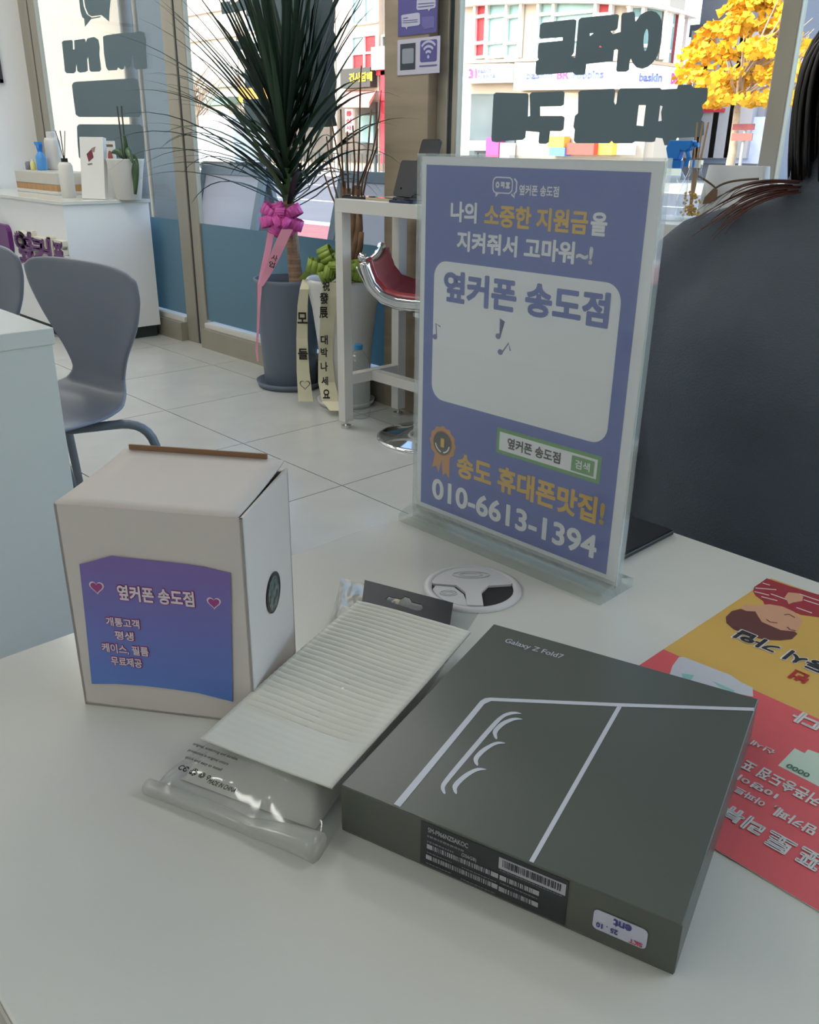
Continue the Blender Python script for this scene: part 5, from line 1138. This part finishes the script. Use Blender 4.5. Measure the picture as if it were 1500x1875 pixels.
# hanger tab with cut-out slot
tabz = DZ + .0085; TBq = [at(668, 1063, 2, tabz), at(830, 1105, 2, tabz), at(824, 1146, 2, tabz), at(663, 1103, 2, tabz)]
tux = (TBq[1] - TBq[0]).normalized(); TF = Frame(TBq[3], tux, ez.cross(tux)); loop = [TF.uv(668, 1063), TF.uv(830, 1105), TF.uv(824, 1146), TF.uv(663, 1103)][::-1]
slot = TF.uvs([(710, 1102), (706, 1098), (712, 1093), (735, 1098), (742, 1093), (750, 1096), (754, 1103), (772, 1108), (775, 1114), (770, 1119), (762, 1119)], 1, 0, 0)
MB().poly([loop, slot], TF, 0, .0006).build('hanger_tab', mat('black card', (30, 32, 36), .5), pk, world=True)
KT = Frame(quad(0, 1) + ez * .0195, C_ - D_, (B_ - C_))
for t, a_, b_, hgt, bo in (('MADE IN CHINA', (390, 1424), (441, 1441), .0032, .02), ('C€ ⊘ ♲ ♻', (333, 1402), (388, 1424), .0052, .03), ('quick and easy to install', (346, 1385), (413, 1408), .0026, .015), ('protection in original colors', (352, 1373), (428, 1396), .0026, .015), ('original, scratching and durable', (362, 1362), (446, 1388), .0026, .015)):
    t = t.replace('C€ ⊘ ♲ ♻', 'CЄ ♻ ♲ ⚲'); ua, va = KT.uv(*a_); ub, vb = KT.uv(*b_); writing('lettering', t, KT, (ua, va - hgt * .5, ub, va + hgt * .5), ink, pk, bold=bo, h=.0003, world=True)

# ---- round cable grommet set in the desk
gc = Vector((.1300, -.0702, DZ)); gr = empty('cable_grommet', gc, 0, 'round white cable grommet set into the desk top', 'grommet')
gw = mat('white abs plastic', (206, 208, 210), .35)
MB().lathe([(.0372, .0002), (.0368, .0022), (.034, .0032), (.0315, .0026), (.0305, .0004)], n=48, cap=False).build('rim', gw, gr, smooth=True)
gf = Frame((0, 0, .0006), C_R - ez * C_R.z, ez.cross((C_R - ez * C_R.z).normalized()))
MB().poly([ellipse(0, 0, .031, .031, 40)], gf, 0, .0004).build('well', mat('dark well', (40, 42, 44), .6), gr)
cov = [(.031 * math.cos(t), .031 * math.sin(t)) for t in (PI * (.06 + .88 * i / 24) for i in range(25))]
MB().poly([cov + [(-.0295, .0035), (-.012, .001), (-.006, -.01), (-.006, -.0295), (.006, -.0295), (.006, -.01), (.012, .001), (.0295, .0035)]], gf, .0004, .0024).build('cover', gw, gr, bevel=.0004)
MB().poly([[(.0305 * math.cos(t), .0305 * math.sin(t)) for t in (PI * (1.05 + .40 * i / 12) for i in range(13))] + [(-.0075, -.012), (-.014, -.001), (-.028, .001)]], gf, .0004, .0018).build('flap', gw, gr, bevel=.0004)
for rr_ in (.4, .62): MB().poly([ellipse(0, .018, .018 * rr_ * 1.3, .0075 * rr_ * 1.2), ellipse(0, .018, .018 * rr_ * 1.3 - .0008, .0075 * rr_ * 1.2 - .0008)[::-1]], gf, .0026, .0032).build('embossed_ring', gw, gr); MB().poly([ellipse(-.0185, -.011, .011 * rr_, .007 * rr_), ellipse(-.0185, -.011, .011 * rr_ - .0008, .007 * rr_ - .0008)[::-1]], gf, .0019, .0025).build('embossed_ring', gw, gr)

# ---- yellow and red leaflet
LX0, LX1, LY0, LY1 = .2745, .4845, -.1785, .1165
lf = empty('leaflet', ((LX0 + LX1) / 2, (LY0 + LY1) / 2, DZ), 0, 'yellow and red shop leaflet lying upside down on the desk', 'leaflet')
LF = Frame((LX1, LY1, DZ + .0004), (-1, 0, 0), (0, -1, 0)); yb_ = -.0385
lred = mat('leaflet red', (208, 90, 92), .5, var=.03, scale=10); lyel = mat('leaflet yellow', (200, 164, 84), .5, var=.03, scale=10)
MB().poly([[(0, 0), (LX1 - LX0, 0), (LX1 - LX0, LY1 - LY0), (0, LY1 - LY0)]], LF, 0, .0003).build('sheet', paper_white, lf, world=True)
MB().poly([[(0, 0), (LX1 - LX0, 0), (LX1 - LX0, LY1 - yb_), (0, LY1 - yb_)]], LF, .00032, .00036).build('yellow_print', lyel, lf, world=True)
MB().poly([[(0, LY1 - yb_), (LX1 - LX0, LY1 - yb_), (LX1 - LX0, LY1 - LY0), (0, LY1 - LY0)]], LF, .00032, .00036).build('red_print', lred, lf, world=True)
def c6(pts): return [(x / 6 + 1250, y / 6 + 1040) for x, y in pts]
def c7(pts): return [(x / 4.933 + 1290, y / 4.933 + 1280) for x, y in pts]
def ltxt(t, pts, m, bold=.05, outline=None):
    rc = LF.rect(pts)
    if outline: g = .0011; writing('lettering', t, LF, (rc[0] - g, rc[1] - g, rc[2] + g, rc[3] + g), outline, lf, bold=bold + .045, h=.00062, world=True)
    writing('lettering', t, LF, rc, m, lf, bold=bold, h=.00074, world=True)
lk = mat('leaflet black', (48, 50, 50), .5); lwh = mat('leaflet white', (206, 202, 200), .5); lrd = mat('leaflet dark red', (176, 58, 50), .5)
def mid(pts, m, h=.0004): MB().poly([LF.uvs(pts, 6, 1250, 1040)], LF, h, h + .00004).build('illustration', m, lf, world=True)
skin_p = mat('printed skin', (196, 150, 120), .5); hair_p = mat('printed brown hair', (96, 58, 54), .5); stripe_p = mat('printed red jumper', (150, 52, 60), .5)
mid([(925, 118), (860, 165), (785, 215), (775, 265), (800, 310), (885, 370), (900, 410), (950, 405), (1100, 440), (1300, 520), (1480, 545), (1700, 600), (1800, 400), (1500, 300), (1180, 205)], stripe_p)
for a_, b_ in (((800, 225), (1030, 245)), ((790, 265), (950, 305)), ((865, 320), (1040, 365)), ((970, 290), (1150, 355)), ((1280, 290), (1500, 365)), ((1330, 355), (1500, 410)), ((1250, 440), (1420, 500)), ((880, 170), (960, 195))): MB().poly([stroke([LF.uv(*c6([a_])[0]), LF.uv(*c6([b_])[0])], .0012)], LF, .00045, .00049).build('illustration', lwh, lf, world=True)
mid([(640, 440), (690, 405), (780, 415), (960, 405), (1100, 430), (1230, 490), (1320, 590), (1260, 700), (1100, 700), (900, 640), (800, 490), (690, 480)], skin_p, .00046)
MB().poly([LF.uvs([(640, 455), (700, 480), (800, 485), (830, 540), (870, 600), (1080, 690), (1230, 705), (1262, 730), (1200, 790), (1080, 802), (900, 795), (700, 740), (560, 680), (480, 610), (475, 545), (540, 480)], 6, 1250, 1040)], LF, .00052, .00056).build('illustration', hair_p, lf, world=True)
for l in ([(1115, 522), (1170, 515), (1235, 555)], [(920, 572), (960, 600), (1040, 612)], [(1150, 655), (1180, 685), (1240, 695)]): MB().poly([stroke(LF.uvs(l, 6, 1250, 1040), .0011)], LF, .00058, .0006).build('illustration', hair_p, lf, world=True)
mid([(1120, 330), (1160, 275), (1270, 285), (1325, 320), (1315, 370), (1220, 385), (1165, 405), (1145, 360)], skin_p, .00055)
pale_b = mat('printed pale blue', (186, 190, 198), .5); teal_p = mat('printed turquoise', (130, 180, 176), .5)
mid([(-40, 985), (20, 985), (300, 1095), (520, 1180), (640, 1260), (770, 1320), (775, 1420), (640, 1395), (300, 1310), (-150, 1200), (-110, 1080)], pale_b)
for l in ([(-10, 1165), (130, 1185), (90, 1240), (0, 1210)], [(330, 1250), (450, 1300), (570, 1355), (560, 1380), (400, 1310)]): MB().poly([LF.uvs(l, 6, 1250, 1040)], LF, .00046, .0005).build('illustration', teal_p, lf, world=True)
ltxt('가입', c6([(560, 775), (640, 700), (1090, 865), (1000, 945)]), lk, .04, lwh); ltxt('동시', c6([(1095, 1000), (1195, 915), (1640, 1090), (1540, 1190)]), lk, .04, lwh); ltxt('번', c6([(1145, 1210), (1230, 1130), (1400, 1190), (1330, 1290)]), lrd, .05)
ltxt('다', c7([(785, 165), (890, 125), (1060, 245), (960, 285)]), lwh, .05); ltxt('신세', c7([(425, 420), (445, 380), (650, 485), (610, 515)]), lwh, .02)
ltxt('커폰송도점 포', c7([(330, 640), (360, 578), (1060, 890), (1010, 985)]), lwh, .03); ltxt('10명이', c7([(295, 740), (330, 690), (665, 865), (635, 915)]), lwh, .03)
ltxt('아파트', c7([(265, 835), (300, 795), (555, 950), (510, 982)]), lwh, .03); ltxt('맘카페,', c7([(625, 1050), (645, 965), (1030, 1175), (970, 1250)]), lwh, .03)
ltxt('리뷰', c7([(170, 1050), (215, 950), (548, 1185), (480, 1258)]), lwh, .055); ltxt('토', c7([(560, 1330), (605, 1190), (850, 1325), (730, 1400)]), lwh, .055); ltxt('포', c7([(835, 1480), (885, 1345), (1120, 1460), (1010, 1578)]), lwh, .055)
MB().poly([LF.uvs([(665, 605), (815, 450), (905, 495), (935, 460), (1100, 520), (1100, 830)], 4.933, 1290, 1280)], LF, .0004, .00044).build('voucher_print', mat('voucher green', (186, 204, 186), .5), lf, world=True)
ltxt('0000', c7([(735, 620), (760, 590), (960, 690), (930, 720)]), mat('voucher ink', (70, 110, 80), .5), .02)

# ---- black folder behind the sign
fo = empty('black_folder', (.07, .10, DZ), 0, 'black flat folder on the desk behind the sign', 'folder')
MB().box((-.005, .045, DZ + .0003), (.1785, .1345, DZ + .0045)).build('cover', mat('black leatherette', (34, 36, 40), .4), fo, world=True, bevel=.001); MB().box((-.003, .047, DZ + .0046), (.1765, .1325, DZ + .0052)).build('cover_panel', mat('black leatherette inset', (40, 42, 46), .35), fo, world=True)
# ================================================================== person behind the desk
PB = Vector((.165, .43, 0)); PA = Vector((.94, .34, 0)).normalized(); PFv = Vector((.34, -.94, 0)).normalized()      # base, shoulder axis, facing
pe = empty('person', (PB.x, PB.y, 0), 0, 'seated person in a dark navy jumper with long dark hair behind the desk', 'person')
def W3(a, f, z): return PB + PA * a + PFv * f + Vector((0, 0, z))
def blob(mb, pts, rs, n=14, flat=1.0, up=None): mb.tube(pts, rs, n, True, 0, flat, up)
bm_ = MB()
def ring_loft(mb, rings, n=24):
    k = len(mb.v)
    for c, ra, rf, dx in rings:
        for i in range(n):
            t = 2 * PI * i / n; ca, sa = math.cos(t), math.sin(t)
            p = c + PA * (ra * abs(ca) ** .85 * math.copysign(1, ca)) + PFv * (rf * abs(sa) ** .9 * math.copysign(1, sa)); mb.v.append(tuple(p))
    for j in range(len(rings) - 1):
        for i in range(n): a, b = k + j * n + i, k + j * n + (i + 1) % n; mb.f.append((a, b, b + n, a + n)); mb.m.append(0)
    mb.f.append(tuple(k + i for i in reversed(range(n)))); mb.m.append(0); mb.f.append(tuple(k + (len(rings) - 1) * n + i for i in range(n))); mb.m.append(0)
ring_loft(bm_, [(W3(0, 0, .43), .17, .13, 0), (W3(0, -.01, .50), .19, .15, 0), (W3(0, -.01, .60), .175, .135, 0), (W3(0, 0, .72), .17, .13, 0), (W3(0, .01, .84), .185, .14, 0), (W3(0, 0, .91), .18, .13, 0), (W3(0, -.01, .965), .135, .10, 0), (W3(0, -.015, 1.01), .08, .068, 0), (W3(.005, -.01, 1.07), .055, .055, 0)])
for s in (-1, 1):
    blob(bm_, [W3(s * .07, -.01, .965), W3(s * .125, -.005, .938), W3(s * .175, 0, .885), W3(s * .203, .0, .81), W3(s * .216, .005, .73), W3(s * .222, .02, .65), W3(s * .19, .10, .61), W3(s * .13, .19, .60)], [.055, .066, .069, .064, .058, .054, .047, .040], 16)
    blob(bm_, [W3(s * .09, .0, .47), W3(s * .10, .18, .49), W3(s * .10, .36, .47), W3(s * .10, .40, .42), W3(s * .10, .39, .25), W3(s * .10, .37, .07)], [.10, .09, .072, .068, .056, .045], 16)
o = bm_.build('clothed_body', mat('dark navy knit', (86, 93, 102), .85, var=.06, scale=18, bump=.5, bscale=500), pe, world=True, smooth=True)
md = o.modifiers.new('remesh', 'REMESH'); md.mode = 'VOXEL'; md.voxel_size = .011; md.use_smooth_shade = True
md = o.modifiers.new('smooth', 'SMOOTH'); md.factor = .5; md.iterations = 8
skin = mat('skin', (206, 160, 136), .5)
# head, neck and hands
hd = MB(); HC = W3(.02, .02, 1.212)
def headfn(u, v):
    th = 2 * PI * u; ph = PI * v; x = math.sin(ph) * math.cos(th); f = math.sin(ph) * math.sin(th); z = math.cos(ph)
    sx_, sf, sz = .074, .092, .112
    if z < 0: sx_ *= 1 - .28 * (-z) ** 1.3; sf *= 1 - .10 * (-z)
    nose = .024 * math.exp(-((x / .13) ** 2) - ((z + .16) / .17) ** 2) + .010 * math.exp(-((x / .10) ** 2) - ((z - .05) / .22) ** 2) - .006 * math.exp(-(((abs(x) - .42) / .16) ** 2) - ((z - .06) / .12) ** 2) if f > .3 else 0
    return HC + PA * (x * sx_) + PFv * (f * sf + nose) + Vector((0, 0, z * sz))
hd.grid(headfn, 36, 24); hd.tube([W3(.005, -.015, 1.04), W3(.012, .0, 1.10), W3(.02, .01, 1.15)], [.054, .047, .048], 16)
ho = hd.build('head', skin, pe, world=True, smooth=True); ho.modifiers.new('w', 'WELD').merge_threshold = .0005
for s in (-1, 1):
    ec = HC + PA * (s * .031) + PFv * .0795 + Vector((0, 0, .006)); EF = Frame(ec, PA, (0, 0, 1)); sgn_ = 1 if EF.n.dot(PFv) > 0 else -1
    MB().grid(lambda u, v: EF.pt(.0135 * math.cos(2 * PI * u) * math.sin(PI * v / 2), .0062 * math.sin(2 * PI * u) * math.sin(PI * v / 2), sgn_ * .0045 * math.cos(PI * v / 2)), 20, 6).build('eye', mat('eye white', (225, 220, 214), .25), ho, world=True, smooth=True)
    MB().grid(lambda u, v: EF.pt(.0055 * math.cos(2 * PI * u) * v, .0055 * math.sin(2 * PI * u) * v, sgn_ * (.0050 - .0008 * v * v)), 18, 3).build('iris', mat('dark eye', (40, 32, 30), .2), ho, world=True, smooth=True)
    MB().tube([HC + PA * (s * .02) + PFv * .0875 + Vector((0, 0, .024)), HC + PA * (s * .046) + PFv * .0765 + Vector((0, 0, .023))], .0018, 6).build('eyebrow', mat('dark hair', (28, 24, 24), .45), ho, world=True)
    MB().lathe([(.001, -.006), (.014, -.003), (.018, 0), (.014, .004), (.001, .006)], HC + PA * (s * .074) + Vector((0, 0, -.005)), 14, 'X').build('ear', skin, ho, world=True, smooth=True)
    # hand resting on the lap: palm, four fingers, thumb
    hm = MB(); w0 = W3(s * .13, .19, .60); hm.tube([w0, W3(s * .115, .225, .596), W3(s * .10, .27, .592)], [.026, .034, .036], 12, True, 0, .5)
    for k in range(4):
        b0 = W3(s * (.128 - .019 * k), .285 + (.004 if k in (1, 2) else 0), .593); L = (.052, .064, .068, .058)[3 - k]
        hm.tube([b0, b0 + PFv * L * .45 + Vector((0, 0, .003)), b0 + PFv * L * .78 + Vector((0, 0, -.008)), b0 + PFv * L + Vector((0, 0, -.02))], [.0095, .009, .0085, .007], 8)
    b0 = W3(s * .085, .225, .595); hm.tube([b0, b0 - PA * s * .02 + PFv * .02, b0 - PA * s * .026 + PFv * .05], [.011, .010, .008], 8)
    h2 = hm.build('hand', skin, pe, world=True, smooth=True); q_ = h2.modifiers.new('remesh', 'REMESH'); q_.mode = 'VOXEL'; q_.voxel_size = .003
MB().tube([HC + PA * -.02 + PFv * .088 + Vector((0, 0, -.052)), HC + PFv * .093 + Vector((0, 0, -.054)), HC + PA * .02 + PFv * .088 + Vector((0, 0, -.052))], [.002, .0045, .002], 8).build('mouth', mat('lips', (176, 96, 92), .5), ho, world=True)
# hair: cap, hanging lock, loose strands over the shoulder
hair_m = mat('dark hair', (28, 24, 24), .45); strand_m = mat('reddish hair strand', (96, 58, 48), .5)
hb = MB()
def hairfn(u, v):
    th = 2 * PI * u; ph = PI * (.0 + .60 * v); x = math.sin(ph) * math.cos(th); f = math.sin(ph) * math.sin(th); z = math.cos(ph)
    k = 1.13; cut = max(0, f - .25) * .0
    if f > .45 and z < .45: f = .45 + (f - .45) * .2; x *= 1.0
    return HC + PA * (x * .086) + PFv * (f * .098 * .98 - .008) + Vector((0, 0, z * .125 + .006))
hb.grid(hairfn, 40, 24)
ho2 = hb.build('hair', hair_m, pe, world=True, smooth=True)
def pxp(x, y, yy): return at(x, y, 1, yy)
lock = MB(); rl = random.Random(9)
YL = .40
for k in range(170):
    t = rl.random(); x0 = 1500 + 60 * t; y0 = 70 - 60 * t + rl.gauss(0, 10); d = rl.gauss(0, 1)
    xa = 1438 + 95 * t ** 1.1 + abs(d) * 5; yd = YL + rl.random() * .07 - .02
    pts = bez(pxp(x0 + 8, y0, yd), pxp(1462 + 75 * t + d * 4, 110, yd - .01), pxp(xa + 8, 200 + d * 8, yd - .02), pxp(xa + 4 + 10 * rl.random(), 322 + 25 * rl.random() - 10 * t, yd - .01), 8)
    lock.tube(pts, [.0022, .0026, .0026, .0026, .0026, .0024, .0022, .0018, .001], 5)
lock.build('hair_lock', hair_m, pe, world=True, smooth=True)
st_ = MB()
for k in range(30):
    t = rl.random(); e = rl.random()
    p0 = (1440 + 30 * e, 332 + 22 * t); p1 = (1400, 318 + 36 * t + 8 * e); p2 = (1330 + 20 * e, 330 + 60 * t)
    p3 = (1262 + 70 * e - 50 * t * (1 - e), 372 + 70 * t + 40 * (1 - e) * t)
    yd = .335 + .03 * rl.random()
    st_.tube(bez(pxp(*p0, yd + .03), pxp(*p1, yd), pxp(*p2, yd), pxp(*p3, yd + .01), 9), [.0008] * 4 + [.0007, .0006, .0005, .0004, .0003, .0002], 4)
st_.build('loose_strands', strand_m, pe, world=True, smooth=True)
lp = at(1218, 805, 1, .33); MB().tube([at(1205, 802, 1, .325), at(1232, 807, 1, .325)], .0007, 6).build('sleeve_label', mat('grey label', (150, 150, 152), .5), pe, world=True)
# the stool chair under the person
sc_ = empty('office_chair', (PB.x, PB.y, 0), 0, 'dark office chair under the seated person', 'chair')
dkf = mat('charcoal fabric', (38, 40, 44), .9)
f = Frame(W3(0, 0, .33), PA, -PFv.cross(Vector((0,0,1))).cross(Vector((0,0,1))))
MB().obox(W3(-.22, -.20, .30), PA * .44, PFv * .42, Vector((0, 0, .055))).build('seat', dkf, sc_, world=True, bevel=.02)
MB().cyl((PB.x, PB.y, .07), .028, .24, 16).build('column', chrome, sc_, world=True)
for k in range(5):
    a = 2 * PI * k / 5; d = Vector((math.cos(a), math.sin(a), 0)); lg = MB().tube([PB + Vector((0, 0, .09)), PB + d * .28 + Vector((0, 0, .065))], [.024, .016], 8).build('base_arm', black_plastic, sc_, world=True)
    MB().lathe([(.024, 0), (.026, .01), (.026, .03), (.024, .04)], PB + d * .28 + Vector((-.0, -.02, .027)), 14, 'Y').build('caster', black_plastic, lg, world=True)
# scratch objects used to read the letter shapes
if _SCRATCH: bpy.data.objects.remove(_SCRATCH[1]); bpy.data.curves.remove(_SCRATCH[0]); bpy.data.scenes.remove(_SCRATCH[2])
